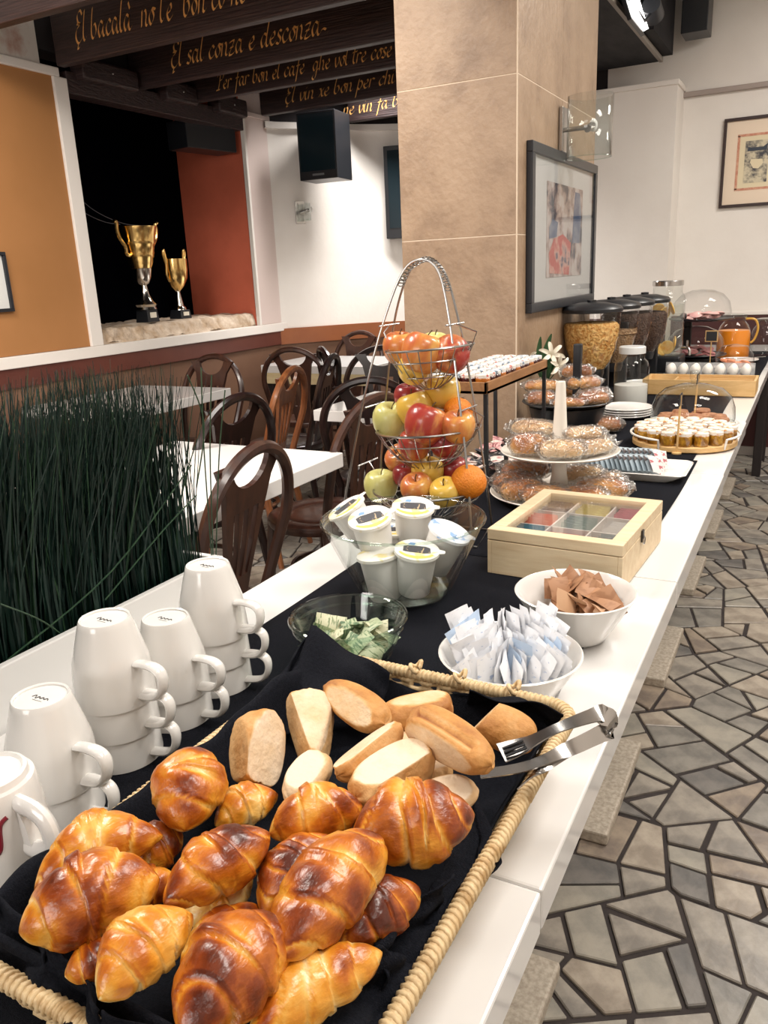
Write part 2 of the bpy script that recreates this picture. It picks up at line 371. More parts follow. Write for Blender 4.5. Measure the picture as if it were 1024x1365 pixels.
# the recess behind the opening
st = wallbox('wall_stage', RX0-0.60, RX0-0.55, 2.6, 4.72, 0.90, 2.9, M_blackm)
wallbox('red_reveal', RX0-0.55, RX0-0.004, 4.603, 4.611, 0.99, 2.45, M_red, st)
wallbox('dark_reveal', RX0-0.55, RX0-0.15, 2.6, 2.65, 0.99, 2.9, M_blackm, st)
wallbox('dark_soffit', RX0-0.55, RX0-0.15, 2.6, 4.7, 2.45, 2.5, M_blackm, st)
from mathutils import noise as mnoise
def stone_ledge():
    r = random.Random(3)
    def fn(u, v):
        y = 2.66+u*(4.601-2.66); x = RX0-0.54+min(v, 0.8)/0.8*0.50
        nz = mnoise.fractal(V((x*9, y*9, v*3)), 0.7, 2.0, 5)
        hgt = 1.072+0.012*nz
        if v > 0.8: hgt -= (v-0.8)/0.2*0.075; x += 0.030*(v-0.8)/0.2+0.016*nz
        return (x, y, hgt)
    b = MB().grid(fn, 180, 34); b.box(RX0-0.27, 3.633, 0.99, 0.52, 1.94, 0.03)
    return b.build('stone_ledge', M_stone, st, smooth='all')
stone_ledge()

# curved wall into the back wall
CP = crom([(-3.40, 4.86, 0), (-3.355, 4.95, 0), (-3.26, 5.06, 0), (-3.13, 5.24, 0), (-2.98, 5.41, 0), (-2.79, 5.56, 0), (-2.5, 5.72, 0), (-2.1, 5.84, 0), (-1.7, 5.885, 0), (-1.35, 5.9, 0)], 5)
def ribbon(z0, z1, off, name, m, parent=None):
    b = MB(); n = len(CP); nr = []
    for i in range(n):
        t = CP[min(i+1, n-1)]-CP[max(i-1, 0)]; nr.append(V((t.y, -t.x, 0)).normalized())
    for o in (off, off-0.06):
        for z in (z0, z1): b.v += [tuple(CP[i]+nr[i]*o+V((0, 0, z))) for i in range(n)]
    for i in range(n-1):
        b.f += [(i, i+1, n+i+1, n+i), (2*n+i, 3*n+i, 3*n+i+1, 2*n+i+1), (n+i, n+i+1, 3*n+i+1, 3*n+i), (i, 2*n+i, 2*n+i+1, i+1)]
    return b.build(name, m, parent, smooth=30)
wc = struct(ribbon(0.95, 2.27, 0, 'wall_curved', M_wallw))
ribbon(0.84, 0.95, 0.02, 'dado_band', M_dadoO, wc)
ribbon(0, 0.84, 0, 'lower_wall', M_tan, wc)
ribbon(2.27, 2.31, 0.03, 'cornice', M_wallw, wc)
ribbon(2.31, RZ, 0, 'dark_upper_wall', M_ceilD, wc)
# back wall
wb = wallbox('wall_back', -1.5, RX1, RY1, RY1+0.12, 0, RZ, M_wallw)
wallbox('wainscot', -1.5, RX1, RY1-0.02, RY1, 0.06, 0.935, M_wains, wb)
wallbox('wainscot_cap', -1.5, RX1, RY1-0.026, RY1, 0.935, 0.96, M_sillw, wb, 0.004)
wallbox('picture_rail', -0.87, RX1, RY1-0.03, RY1, 2.285, 2.315, mat('grey_rail', (0.35, 0.29, 0.26), 0.5), wb, 0.004)
struct(wallbox('baseboard_back', -1.5, RX1, RY1-0.032, RY1-0.004, 0, 0.06, mat('grey_skirting', (0.36, 0.32, 0.29), 0.4)))
pb = wallbox('wall_pier', -1.42, -0.865, 5.62, RY1, 0, 2.32, M_wallw)
wallbox('pier_cap', -1.43, -0.855, 5.61, RY1, 2.32, 2.35, M_wallw, pb, 0.004)
wallbox('wainscot', -1.43, -0.857, 5.60, 5.62, 0, 0.94, M_wains, pb)
wallbox('wall_right', RX1, RX1+0.12, RY0, RY1, 0, RZ, M_wallw)
wallbox('wall_front', RX0, RX1, RY0-0.12, RY0, 0, RZ, M_wallw)
wallbox('ceiling', -0.95, RX1, RY0, RY1, RZ, RZ+0.1, M_ceilW)
ceil2 = wallbox('ceiling_dark', RX0-0.6, -0.95, RY0, RY1, 2.74, RZ+0.1, M_ceilD)
sof = wallbox('trim_soffit', -1.60, -0.966, 3.695, 5.60, 2.455, 2.74, M_soff)
wallbox('soffit_edge', -0.975, -0.955, 3.2, 5.60, 2.450, 2.475, mat('pale_edge_strip', (0.25, 0.22, 0.19), 0.5), sof)
wallbox('dark_fascia', -0.96, -0.90, 4.95, 5.60, 2.48, RZ, M_soff, sof)

# tiled pillar
PXa, PXb, PYa, PYb = -1.313, -0.89, 2.668, 3.687
pil = wallbox('wall_pillar', PXa+0.012, PXb-0.012, PYa+0.012, PYb-0.012, 0, 2.74, M_tgrout)
wallbox('corner_bead', PXb-0.0045, PXb-0.0005, PYa+0.0005, PYa+0.0045, 0, 2.735, M_tgrout, pil)
for zj in (0.447, 0.923, 1.399, 1.875, 2.351): wallbox('joint', PXa+0.001, PXb-0.0006, PYa+0.0006, PYb-0.001, zj-0.0014, zj+0.0014, M_tgrout, pil)
zs = [0, 0.447, 0.923, 1.399, 1.875, 2.351, 2.735]
for a, b in zip(zs, zs[1:]):
    wallbox('tile', PXa, PXb-0.004, PYa, PYa+0.012, a+0.0013, b-0.0013, M_tile, pil, 0.0015)
    wallbox('tile', PXa, PXb-0.002, PYb-0.012, PYb, a+0.002, b-0.002, M_tile, pil, 0.0015)
    ym = (PYa+PYb)/2
    for y0, y1 in ((PYa+0.005, ym-0.002), (ym+0.002, PYb)):
        wallbox('tile', PXb-0.012, PXb, y0, y1, a+0.0013, b-0.0013, M_tile, pil, 0.0015)
        wallbox('tile', PXa, PXa+0.012, y0+0.008, y1-0.013*(y1 == PYb), a+0.002, b-0.002, M_tile, pil, 0.0015)

# ------------------------------------------------------------------ calligraphy on the beams (broad-nib strokes)
G = {'a': ([[(.55, .85), (.25, 1), (0, .5), (.2, 0), (.5, .45), (.6, 1)], [(.6, 1), (.55, .25), (.72, 0), (.95, .25)]], .95),
     'b': ([[(.12, 2), (.02, 1.2), (0, .3), (.25, 0), (.58, .45), (.4, .95), (.05, .65)]], .85),
     'c': ([[(.55, .8), (.33, 1), (0, .5), (.22, 0), (.62, .25)]], .72),
     'd': ([[(.55, .85), (.25, 1), (0, .5), (.2, 0), (.5, .4)], [(.72, 2), (.58, .9), (.56, .2), (.75, 0), (.95, .25)]], .97),
     'e': ([[(.02, .42), (.45, .65), (.35, 1), (0, .5), (.25, 0), (.66, .3)]], .74),
     'f': ([[(.62, 1.85), (.45, 2), (.28, 1.5), (.18, .2), (.1, -.75)], [(0, .95), (.5, 1)]], .62),
     'g': ([[(.55, .85), (.25, 1), (0, .5), (.2, .05), (.5, .45), (.6, 1)], [(.6, 1), (.5, -.4), (.25, -.9), (0, -.6), (.5, 0), (.9, .25)]], .92),
     'h': ([[(.1, 2), (.02, 1), (0, 0)], [(0, .6), (.35, 1), (.5, .7), (.46, .15), (.62, 0), (.8, .2)]], .84),
     'i': ([[(0, 1), (0, .25), (.17, 0), (.38, .25)], [(.05, 1.4), (.08, 1.48)]], .44),
     'l': ([[(.15, 2), (.02, 1), (0, .3), (.18, 0), (.42, .25)]], .47),
     'n': ([[(.02, 1), (0, 0)], [(0, .6), (.35, 1), (.5, .7), (.46, .15), (.62, 0), (.8, .2)]], .84),
     'o': ([[(.3, 1), (0, .5), (.25, 0), (.55, .5), (.3, 1), (.7, .9)]], .74),
     'p': ([[(.08, 1.2), (0, .2), (-.08, -.9)], [(0, .65), (.3, 1), (.55, .6), (.3, 0), (.02, .2)]], .76),
     'r': ([[(.02, 1), (0, 0)], [(0, .6), (.25, 1), (.52, .88)]], .62),
     's': ([[(.42, .9), (.22, 1.02), (.08, .72), (.38, .35), (.22, 0), (-.06, .12)]], .58),
     't': ([[(.12, 1.8), (.02, .9), (0, .3), (.18, 0), (.4, .22)], [(-.18, 1.15), (.42, 1.22)]], .5),
     'v': ([[(0, 1), (.1, .25), (.28, 0), (.55, .6), (.48, 1)]], .72),
     'x': ([[(0, .95), (.2, .9), (.4, .1), (.62, .08)], [(.58, 1), (.02, 0)]], .74),
     'z': ([[(0, .92), (.5, 1), (.05, .05), (.3, -.05), (.6, .1)], [(.1, .5), (.45, .55)]], .74),
     'E': ([[(.85, 1.75), (.6, 2.05), (.25, 1.75), (.35, 1.3), (.6, 1.15), (.15, .8), (.1, .25), (.45, -.1), (.95, .3)], [(.2, 1.2), (.6, 1.15)], [(.4, -.1), (.3, -.45), (.5, -.4)]], 1.0),
     'P': ([[(.35, 1.9), (.3, .9), (.15, -.1)], [(-.1, 1.45), (.2, 2), (.85, 1.9), (.75, 1.2), (.3, 1.0)], [(-.15, -.05), (.4, 0)]], .95),
     '.': ([[(0, 0), (.08, .1)]], .35), ':': ([[(0, 0), (.08, .1)], [(0, .7), (.08, .8)]], .35), "'": ([[(.05, 2.05), (0, 1.65)]], .25),
     '`': ([[(-.5, 1.75), (-.3, 1.35)]], 0.0), '^': ([[(-.35, 1.4), (-.15, 1.75)]], 0.0), '-': ([[(0, .3), (.2, .4), (.45, .28)]], .6)}
M_gold = mat('gold_lettering', (0.92, 0.52, 0.17), 0.6, col2=(0.75, 0.38, 0.11), scale=60)
def script_text(txt, Y, p0, p1, xh, m, parent, slant=0.22, nib=0.17):
    """txt written along the front of a beam from pixel p0 to pixel p1 (baseline ends)"""
    a, b = aty(*p0, Y), aty(*p1, Y); xs = 0; lay = []
    for ch in txt:
        if ch == ' ': xs += .55; continue
        g, adv = G[ch]; lay.append((xs, g)); xs += adv
    L = (b-a).length; kx = L/xs; kz = xh; ux = (b-a).normalized(); out = MB(); uz = V((0, 0, 1))
    for x0, strokes in lay:
        for stq in strokes:
            pts = crom([(p[0], p[1], 0) for p in stq], 5)
            n0 = len(out.v)
            for p in pts:
                for s in (-1, 1):
                    qx = x0+p.x+slant*p.y+s*nib*0.45; qz = p.y+s*nib*0.42
                    out.v.append(tuple(a+ux*(qx*kx)+uz*(qz*kz)+V((0, -0.0015, 0))))
            for i in range(len(pts)-1):
                k = n0+2*i; out.f.append((k, k+1, k+3, k+2))
    return out.build('lettering', m, parent, smooth=False)
def beam(Y, x0, label, depth=0.05, z0=2.31, z1=2.58, x1=-1.32):
    if Y > 3.69: x1 = -1.62
    t = thing('ceiling_beam', label, 'beam', (x0, Y, z0), group='beams with painted sayings')
    b = MB().box((x1-x0)/2, depth/2, (z1-z0)/2, x1-x0, depth, z1-z0).build('timber', M_beam, t, smooth=False, bevel=0.006)
    return t
BEAMS = [(2.50, -3.32, 'dark wooden ceiling beam cut off by the top left corner of the picture', None),
         (3.07, -3.31, 'dark beam lettered with the saying about bacalà, nearest of the legible ones', ('El bacala`  no l\'e`  bon co ne', (101, 57), (330, 2), 0.060)),
         (3.65, -3.40, 'dark beam lettered El sal conza e desconza', ('El sal conza e desconza-.', (228, 90), (441, 43), 0.056)),
         (4.10, -3.38, 'dark beam lettered with the saying about café and three things', ('Per far bon el cafe^  ghe vol tre cose:', (290, 120), (527, 74), 0.044)),
         (4.69, -3.29, 'dark beam lettered with the saying about vin, above the wall monitor', ('El vin xe bon per chi', (380, 138), (527, 110), 0.045)),
         (5.28, -2.98, 'farthest dark beam, lettered ne vin fa, half hidden by the monitor', ('ne vin fa b', (458, 154), (532, 141), 0.046))]
for Y, x0, lab, tx in BEAMS:
    t = beam(Y, x0, lab)
    if tx:
        o = script_text(tx[0], Y, tx[1], tx[2], tx[3], M_gold, None)
        o.parent = t; o.matrix_parent_inverse = Matrix.Translation((-x0, -Y, -2.31))
# wall plate with notched blocks under the beam ends
lt = thing('wall_plate', 'dark notched timber plate carrying the beam ends over the opening', 'timber', (RX0, 3.18, 2.28))
MB().box(-0.02, 0.71, -0.01, 0.10, 1.42, 0.10).build('plate', M_beam, lt, smooth=False, bevel=0.004)
for y0, y1 in ((0.06, 0.44), (0.66, 0.92), (1.12, 1.40)):
    MB().box(0.04, (y0+y1)/2, 0.055, 0.10, y1-y0, 0.10).build('block', M_beam, lt, smooth=False, bevel=0.012)
    MB().lathe([(0.0001, 0.006), (0.006, 0.004), (0.007, 0)], 10, T(0.092, (y0+y1)/2, 0.06, ry=PI/2)).build('bolt_head', M_steel, lt)
# ================================================================== TABLES
M_slab = mat('terrazzo_slab', (0.50, 0.44, 0.36), 0.6, col2=(0.33, 0.28, 0.22), scale=90, detail=3, bump=0.1)
M_cream = mat('cream_wood_edge', (0.72, 0.60, 0.36), 0.5, col2=(0.64, 0.50, 0.28), scale=4, stretch=(2, 12, 12))
M_dleg = mat('dark_leg', (0.015, 0.010, 0.010), 0.5)
TZ = 0.75
def table(x0, x1, y0, y1, label, group, legs='slab', th=0.047, top=M_white, edge=None, z=TZ):
    cx, cy = (x0+x1)/2, (y0+y1)/2
    t = thing('cafe_table', label, 'table', (cx, cy, 0), group=group)
    MB().box(0, 0, z-th/2, x1-x0-0.002, y1-y0-0.002, th).build('tabletop', top, t, smooth=False, bevel=0.003)
    if edge:
        for s in (-1, 1):
            MB().box(0, s*((y1-y0)/2-0.010), z-th-0.035, x1-x0-0.04, 0.02, 0.07).build('apron', edge, t, smooth=False, bevel=0.002)
    if legs == 'slab':
        MB().box(0, 0, 0.016, 0.42, 0.42, 0.032).build('base_slab', M_slab, t, smooth=False, bevel=0.006)
        MB().box(0, 0, 0.37, 0.09, 0.09, 0.68).build('column', M_dleg, t, smooth=False, bevel=0.004)
        MB().box(0, 0, z-th-0.008, 0.36, 0.36, 0.014).build('top_bracket', M_dleg, t, smooth=False)
    else:
        for sx in (-1, 1):
            for sy in (-1, 1):
                MB().box(sx*((x1-x0)/2-0.05), sy*((y1-y0)/2-0.05), (z-th)/2, 0.05, 0.05, z-th).build('leg', M_dleg, t, smooth=False, bevel=0.004)
    return t
BX0, BX1 = -0.869, -0.168
ys = [-1.037, -0.227, 0.583, 1.393, 2.203]
for i, lab in enumerate(['white table behind the near end of the buffet row, out of sight under the basket end',
                         'white slab-base table carrying the near half of the bread basket',
                         'white buffet table between the bread tongs and the white sachet bowls',
                         'white buffet table under the tea box and fruit stand']):
    if i == 0: continue
    table(BX0, BX1, ys[i], ys[i+1], lab, 'white tables of the buffet row')
table(BX0+0.004, BX1-0.002, 2.205, 2.985, 'white buffet table under the honey jar tray', 'white tables of the buffet row', th=0.042)
table(BX0-0.02, BX1-0.006, 2.987, 3.80, 'white buffet table under the cereal dispensers and milk jar', 'white tables of the buffet row', th=0.042)
table(BX0-0.02, BX1-0.008, 3.802, 4.52, 'white buffet table under the eggs and the water dispenser', 'white tables of the buffet row', th=0.042)
table(BX0-0.02, BX1-0.008, 4.522, 5.24, 'white buffet table under the juice jug', 'white tables of the buffet row', th=0.042)
table(BX0+0.10, BX1-0.008, 5.242, 5.80, 'dark-legged white table closing the buffet row at the back wall', 'white tables of the buffet row', th=0.042, legs='four')
RUNX0 = at(452, 766).x
rb = MB()
def runner(x0, x1, y0, y1, lab):
    r = random.Random(int(y0*100)+5)
    def fn(u, v):
        x = x0+(x1-x0)*u; y = y0+(y1-y0)*v
        return (x+0.002*sin(y*7), y, TZ+0.0016+0.0006*sin(x*31+y*9))
    o = MB().grid(fn, 14, 40).build('table_runner', M_cloth, None, smooth='all', solid=0.0016)
    return tag(o, lab, 'table runner', 'black cloths laid along the buffet')
runner(RUNX0, -0.256, -0.20, 1.385, 'black cloth runner under the bread basket, mugs and glass bowls')
runner(RUNX0-0.03, -0.250, 1.39, 2.34, 'black cloth runner under the tea box and cake stand')
runner(RUNX0-0.06, -0.262, 2.345, 3.66, 'black cloth runner under the honey jars and plates')
runner(RUNX0-0.06, -0.20, 3.67, 5.36, 'black cloth runner at the far end under the juice jug')

table(-2.00, -1.297, 1.357, 2.157, 'white dining table right behind the grass planter', 'dining tables')
table(-3.36, -2.712, 2.59, 3.392, 'white dining table against the band of the left wall', 'dining tables')
table(-1.86, -1.42, 2.86, 3.42, 'white dining table seen through the dark hoop chair behind the fruit stand', 'dining tables')
table(-3.23, -2.40, 4.37, 4.98, 'far dining table with a cream wooden apron by the curved wall', 'dining tables', legs='four', top=M_white, edge=M_cream, th=0.05)

# ================================================================== BENTWOOD CHAIRS
def make_chair(label, m, loc, rz):
    """seat centre at the origin, the sitter faces +Y, backrest on the -Y side"""
    t = thing('bentwood_chair', label, 'chair', loc, rz, 'bentwood chairs around the dining tables')
    MB().lathe([(0.0001, 0.452), (0.135, 0.452), (0.14, 0.456), (0.15, 0.457), (0.19, 0.462), (0.205, 0.455), (0.208, 0.44), (0.20, 0.424), (0.0001, 0.424)], 32).build('seat', m, t)
    MB().lathe([(0.0001, 0.4545), (0.05, 0.458), (0.09, 0.4545), (0.125, 0.456), (0.132, 0.4525)], 28, T(), 1.0).build('embossed_panel', m, t)
    # hoop back
    pts = []
    for i in range(27):
        a = -0.15+(PI+0.30)*i/26; zz = 0.70+0.20*sin(a); xx = 0.205*cos(a)
        pts.append((xx, -0.185-0.10*(zz-0.45)/0.45, zz))
    pts = [(0.165, -0.165, 0.44), (0.188, -0.195, 0.55)]+pts+[(-0.188, -0.195, 0.55), (-0.165, -0.165, 0.44)]
    MB().tube(crom(pts, 2), 0.0165, 8).build('hoop', m, t)
    for s in (-1, 1):
        MB().tube([(s*0.165, -0.16, 0.45), (s*0.175, -0.19, 0.25), (s*0.19, -0.23, 0.0)], [0.017, 0.017, 0.013], 8).build('leg', m, t)
        MB().tube([(s*0.135, 0.13, 0.44), (s*0.15, 0.145, 0.25), (s*0.165, 0.165, 0.0)], [0.019, 0.017, 0.012], 8).build('leg', m, t)
    MB().tube([(0.135*cos(a), 0.135*sin(a)-0.01, 0.26) for a in [2*PI*k/24 for k in range(24)]], 0.010, 6, True).build('ring_stretcher', m, t)
    # pierced splat: bottom block, four fanned bars, crescent-topped head
    sp = MB(); Ms = T(0, -0.170, 0.45, rx=PI/2+0.215)
    def w(z): return 0.045+0.075*max(0, (z-0.02)/0.40)**1.2
    sp.prism([(-w(0), 0), (w(0), 0), (w(0.11), 0.11), (-w(0.11), 0.11)], -0.007, 0.007, Ms)
    for k in range(4):
        l0, l1 = -1+k*0.5+0.13*(k > 0), -1+(k+1)*0.5-0.13*(k < 3)
        l0b, l1b = -1+k*0.5+0.19*(k > 0), -1+(k+1)*0.5-0.19*(k < 3)
        sp.prism([(w(.108)*l0, .108), (w(.108)*l1, .108), (w(.20)*l1b, .20), (w(.302)*l1, .302), (w(.302)*l0, .302), (w(.20)*l0b, .20)], -0.007, 0.007, Ms)
    cres = [(-w(.30), .30), (w(.30), .30), (w(.37), .37), (0.155, 0.425)]
    cres += [(0.085*cos(a), 0.432-0.072*sin(a)) for a in [PI*k/14 for k in range(15)]]
    cres += [(-0.155, 0.425), (-w(.37), .37)]
    # split in quads so that the concave outline stays clean
    top = [(0.155*cos(a)*1.0, 0.430) for a in [0]]
    arc = [(0.085*cos(PI-PI*k/14), 0.432-0.072*sin(PI*k/14)) for k in range(15)]
    low = [(-w(.30)+2*w(.30)*k/14, .30) for k in range(15)]
    for k in range(14): sp.prism([low[k], low[k+1], arc[k+1], arc[k]], -0.007, 0.007, Ms)
    for s in (-1, 1):
        q = [(s*w(.30), .30), (s*w(.37), .37), (s*0.150, .432), (s*0.085, .432)]
        sp.prism(q if s > 0 else q[::-1], -0.007, 0.007, Ms)
    sp.build('splat', m, t, smooth=False)
    return t
def chair(px, py, face, m, label, zt=0.895):
    p = at(px, py, zt); d = V((cos(face), sin(face), 0)); c = p+d*0.28
    return make_chair(label, m, (c.x, c.y, 0), face-PI/2)
D = math.radians
chair(340, 600, D(186), M_wood_b, 'brown bentwood chair with its back to the buffet, nearest one, beside the planter')
chair(503, 531, D(170), M_wood_b, 'brown bentwood chair with embossed round seat behind the fruit stand')
chair(390, 493, D(192), M_wood_o, 'orange-brown bentwood chair seen edge-on, lightest of the chairs')
chair(318, 531, D(176), M_wood_d, 'dark bentwood chair just beyond the near white dining table')
chair(285, 476, D(-92), M_wood_b, 'brown bentwood chair pushed against the table at the left wall')
chair(388, 467, D(100), M_wood_b, 'reddish bentwood chair before the cream-aproned table, left of the dark pair')
chair(430, 466, D(45), M_wood_d, 'dark bentwood chair, rear one of the overlapping dark pair')
chair(443, 476, D(196), M_wood_d, 'dark bentwood chair, front one of the overlapping dark pair')
chair(480, 444, D(-95), M_wood_b, 'brown bentwood chair farthest away against the curved wall')
chair(508, 465, D(-60), M_wood_d, 'dark bentwood chair behind the top tier of the fruit stand')
chair(492, 508, D(108), M_wood_d, 'dark bentwood chair with wide hoop beside the middle tier of the fruit stand')

# ================================================================== GRASS PLANTER
PLX = -0.872
pl = thing('grass_planter', 'tall white planter box filled with dark green artificial grass', 'planter', (PLX-0.13, 0.25, 0))
M_plw = mat('white_planter', (0.80, 0.79, 0.77), 0.35)
y0, y1 = -0.85, 0.775
for nm, a in (('side_panel', (0.124, (y0+y1)/2, 0.417, 0.012, y1-y0, 0.834)), ('side_panel', (-0.124, (y0+y1)/2, 0.417, 0.012, y1-y0, 0.834)),
              ('end_panel', (0, y1-0.006, 0.417, 0.236, 0.012, 0.834)), ('end_panel', (0, y0+0.006, 0.417, 0.236, 0.012, 0.834))):
    MB().box(*a).build(nm, M_plw, pl, smooth=False, bevel=0.002)
MB().box(0, (y0+y1)/2, 0.78, 0.235, y1-y0-0.026, 0.03).build('soil', mat('dark_soil', (0.01, 0.012, 0.01), 0.9), pl, smooth=False)
M_blade = mat('grass_blade', (0.003, 0.014, 0.012), 0.45, col2=(0.007, 0.029, 0.020), scale=3, stretch=(30, 30, 1))
M_blade2 = mat('grass_blade_light', (0.012, 0.045, 0.022), 0.45, col2=(0.030, 0.072, 0.033), scale=3, stretch=(30, 30, 1))
def blades(n, m, seed, hmin, hmax, lean, name):
    r = random.Random(seed); b = MB()
    for i in range(n):
        x = r.uniform(-0.105, 0.105); y = r.uniform(y0+0.35, y1-0.02); h = r.uniform(hmin, hmax)
        lx = r.gauss(0.01, lean); ly = r.gauss(0.035, lean*0.75); wd = r.uniform(0.0010, 0.0021); a = r.uniform(0, PI)
        if y > y1-0.15: ly = r.gauss(0.0, lean*0.45)
        k = r.uniform(0, 1)
        q = []
        for j in range(5):
            t = j/4; bend = t**1.7
            q.append(V((x+lx*bend+0.004*sin(5*t+k*6), y+ly*bend+0.004*sin(4*t+k*9), 0.79+h*t-0.06*abs(lean)*bend)))
        for j, p in enumerate(q):
            ww = wd*(1-0.75*(j/4)**2)
            for s in (-1, 1): b.v.append((p.x+s*ww*cos(a), p.y+s*ww*sin(a), p.z))
        o = len(b.v)-10
        for j in range(4): b.f.append((o+2*j, o+2*j+1, o+2*j+3, o+2*j+2))
    return tag(b.build(name, m, pl, smooth='all'), kind='stuff')
blades(5600, M_blade, 5, 0.28, 0.385, 0.028, 'grass_blades')
blades(1000, M_blade2, 6, 0.27, 0.385, 0.035, 'light_grass_blades')
def stray(pts, nm='stray_blade'):
    MB().tube(crom([V(p)-V(pl.location) for p in pts], 5), 0.0012, 5).build(nm, M_blade2, pl)
for a, b2, c in [((255, 620), (150, 760), (10, 880)), ((262, 660), (215, 710), (140, 800)), ((0, 805), (60, 830), (110, 870)), ((250, 500), (272, 565), (262, 650)),
                 ((300, 520), (292, 610), (288, 740)), ((282, 500), (280, 600), (284, 740)), ((268, 490), (272, 600), (282, 740))]:
    stray([atx(*a, PLX-0.02), atx(*b2, PLX-0.016), atx(*c, PLX-0.02)])

# ================================================================== MUGS
M_ink = mat('black_print', (0.01, 0.01, 0.01), 0.6)
M_redp = mat('red_print', (0.20, 0.008, 0.02), 0.35)
mug_out = [(0.0460, 0.0), (0.0462, 0.004), (0.0452, 0.020), (0.0440, 0.040), (0.0427, 0.050), (0.0388, 0.064), (0.0342, 0.081), (0.0308, 0.093), (0.0294, 0.0982)]
mug_in = [(0.0270, 0.0955), (0.0285, 0.0915), (0.031, 0.082), (0.0358, 0.062), (0.0400, 0.048), (0.0418, 0.030), (0.0430, 0.012), (0.0440, 0.0)]
def squiggle(parent, x0, z0, L, h, m, r0, zplane=None, thick=0.0006):
    pass
def make_mug(label, loc, rz, group):
    t = thing('coffee_mug', label, 'mug', loc, rz, group)
    MB().lathe([(0.0440, 0.0)]+mug_out+[(0.0282, 0.1000), (0.0262, 0.0990), (0.0262, 0.0972), (0.0001, 0.0968)], 40).build('cup', M_porc, t)
    MB().lathe(mug_in[::-1]+[(0.0001, 0.0945)], 40).build('cup_inside', M_porc, t)
    pts = [(0.0425, 0, 0.051), (0.055, 0, 0.0525), (0.070, 0, 0.0515), (0.0785, 0, 0.046), (0.0805, 0, 0.036), (0.077, 0, 0.024), (0.068, 0, 0.0155), (0.056, 0, 0.0125), (0.0455, 0, 0.0115)]
    MB().tube(crom(pts, 4), [0.0078]*33, 12, flat=0.52).build('handle', M_porc, t)
    # maker's scrawl under the foot
    b = MB(); q = crom([(-0.011+0.0028*k, 0.0022*(1 if k % 2 else -1)*(1.2 if k in (1, 2) else 0.7), 0.0973) for k in range(9)], 3)
    b.tube(q, 0.00042, 4); b.tube([(-0.006, -0.0055, 0.0973), (0.007, -0.0055, 0.0973)], 0.0002, 4); b.build('maker_mark', M_ink, t)
    return t
def stack(px, py, n, labs, group, ang):
    p = at(px, py); out = []
    for k in range(n):
        m = make_mug(labs[k], (p.x+0.001*k, p.y, TZ+0.0032+0.0385*k), ang[k], group); out.append(m)
    return out
stack(82, 1083, 2, ['bottom mug of the two-high white stack nearest the red-logo mugs', 'upper white mug of the two-high stack beside the red-logo mugs'], 'white mugs stacked upside down by the planter', [D(3), D(1)])
stack(166, 1006, 3, ['lowest mug of the three-high white stack second from the red-logo mugs', 'middle mug of the three-high white stack second from the red-logo mugs', 'top mug of the three-high white stack second from the red-logo mugs'], 'white mugs stacked upside down by the planter', [D(6), D(3), D(-2)])
stack(237, 955, 2, ['bottom mug of the two-high white stack between the two three-high stacks', 'upper white mug of the two-high stack between the two three-high stacks'], 'white mugs stacked upside down by the planter', [D(2), D(0)])
stack(293, 912, 3, ['lowest mug of the three-high white stack at the planter corner', 'middle mug of the three-high white stack at the planter corner', 'top mug of the three-high white stack at the planter corner'], 'white mugs stacked upside down by the planter', [D(8), D(5), D(0)])
def logo_mug(label, loc, rz):
    t = thing('logo_mug', label, 'mug', loc, rz, 'mugs with a red logo')
    MB().lathe([(0.041, 0), (0.0435, 0.0), (0.0438, 0.004), (0.0425, 0.03), (0.040, 0.062), (0.038, 0.083), (0.0365, 0.0875), (0.033, 0.089), (0.0315, 0.0945), (0.0285, 0.0955), (0.0265, 0.0925), (0.0001, 0.0915)], 40).build('cup', M_porc, t)
    MB().lathe([(0.041, 0), (0.0395, 0.03), (0.036, 0.08), (0.0001, 0.082)], 32).build('cup_inside', M_porc, t)
    h = MB(); prof = [(0.0375, 0.076), (0.060, 0.075), (0.0725, 0.066), (0.0745, 0.048), (0.058, 0.036), (0.0405, 0.034)]
    h.tube(crom([(a, 0, b) for a, b in prof], 4), 0.0068, 10, flat=1.3)
    h.prism([(0.040, 0.074), (0.040, 0.038), (0.052, 0.040), (0.048, 0.060)], -0.005, 0.005, T(rx=PI/2))
    h.build('handle', M_porc, t)
    b = MB()     # end of the logo: a bold s with a long tail
    def onmug(a, z): r = 0.0415-0.028*(z-0.03)/0.5; return (r*cos(a)*1.012, r*sin(a)*1.012, z)
    for path in ([(-0.62, 0.070), (-0.74, 0.067), (-0.80, 0.061), (-0.84, 0.046), (-0.92, 0.040), (-1.10, 0.038)], [(-1.0, 0.062), (-1.12, 0.064), (-1.2, 0.055), (-1.12, 0.046), (-0.98, 0.050), (-0.98, 0.064)],
                 [(-1.35, 0.068), (-1.40, 0.050), (-1.48, 0.042)]):
        b.tube(crom([onmug(a+0.30, z) for a, z in path], 5), 0.0020, 6)
    b.build('logo', M_redp, t)
p = at(22, 1210)
logo_mug('bottom white mug with red logo at the left edge', (p.x, p.y, TZ+0.0032), D(2))
logo_mug('top white mug with red logo at the left edge', (p.x, p.y, TZ+0.0032+0.046), D(-3))
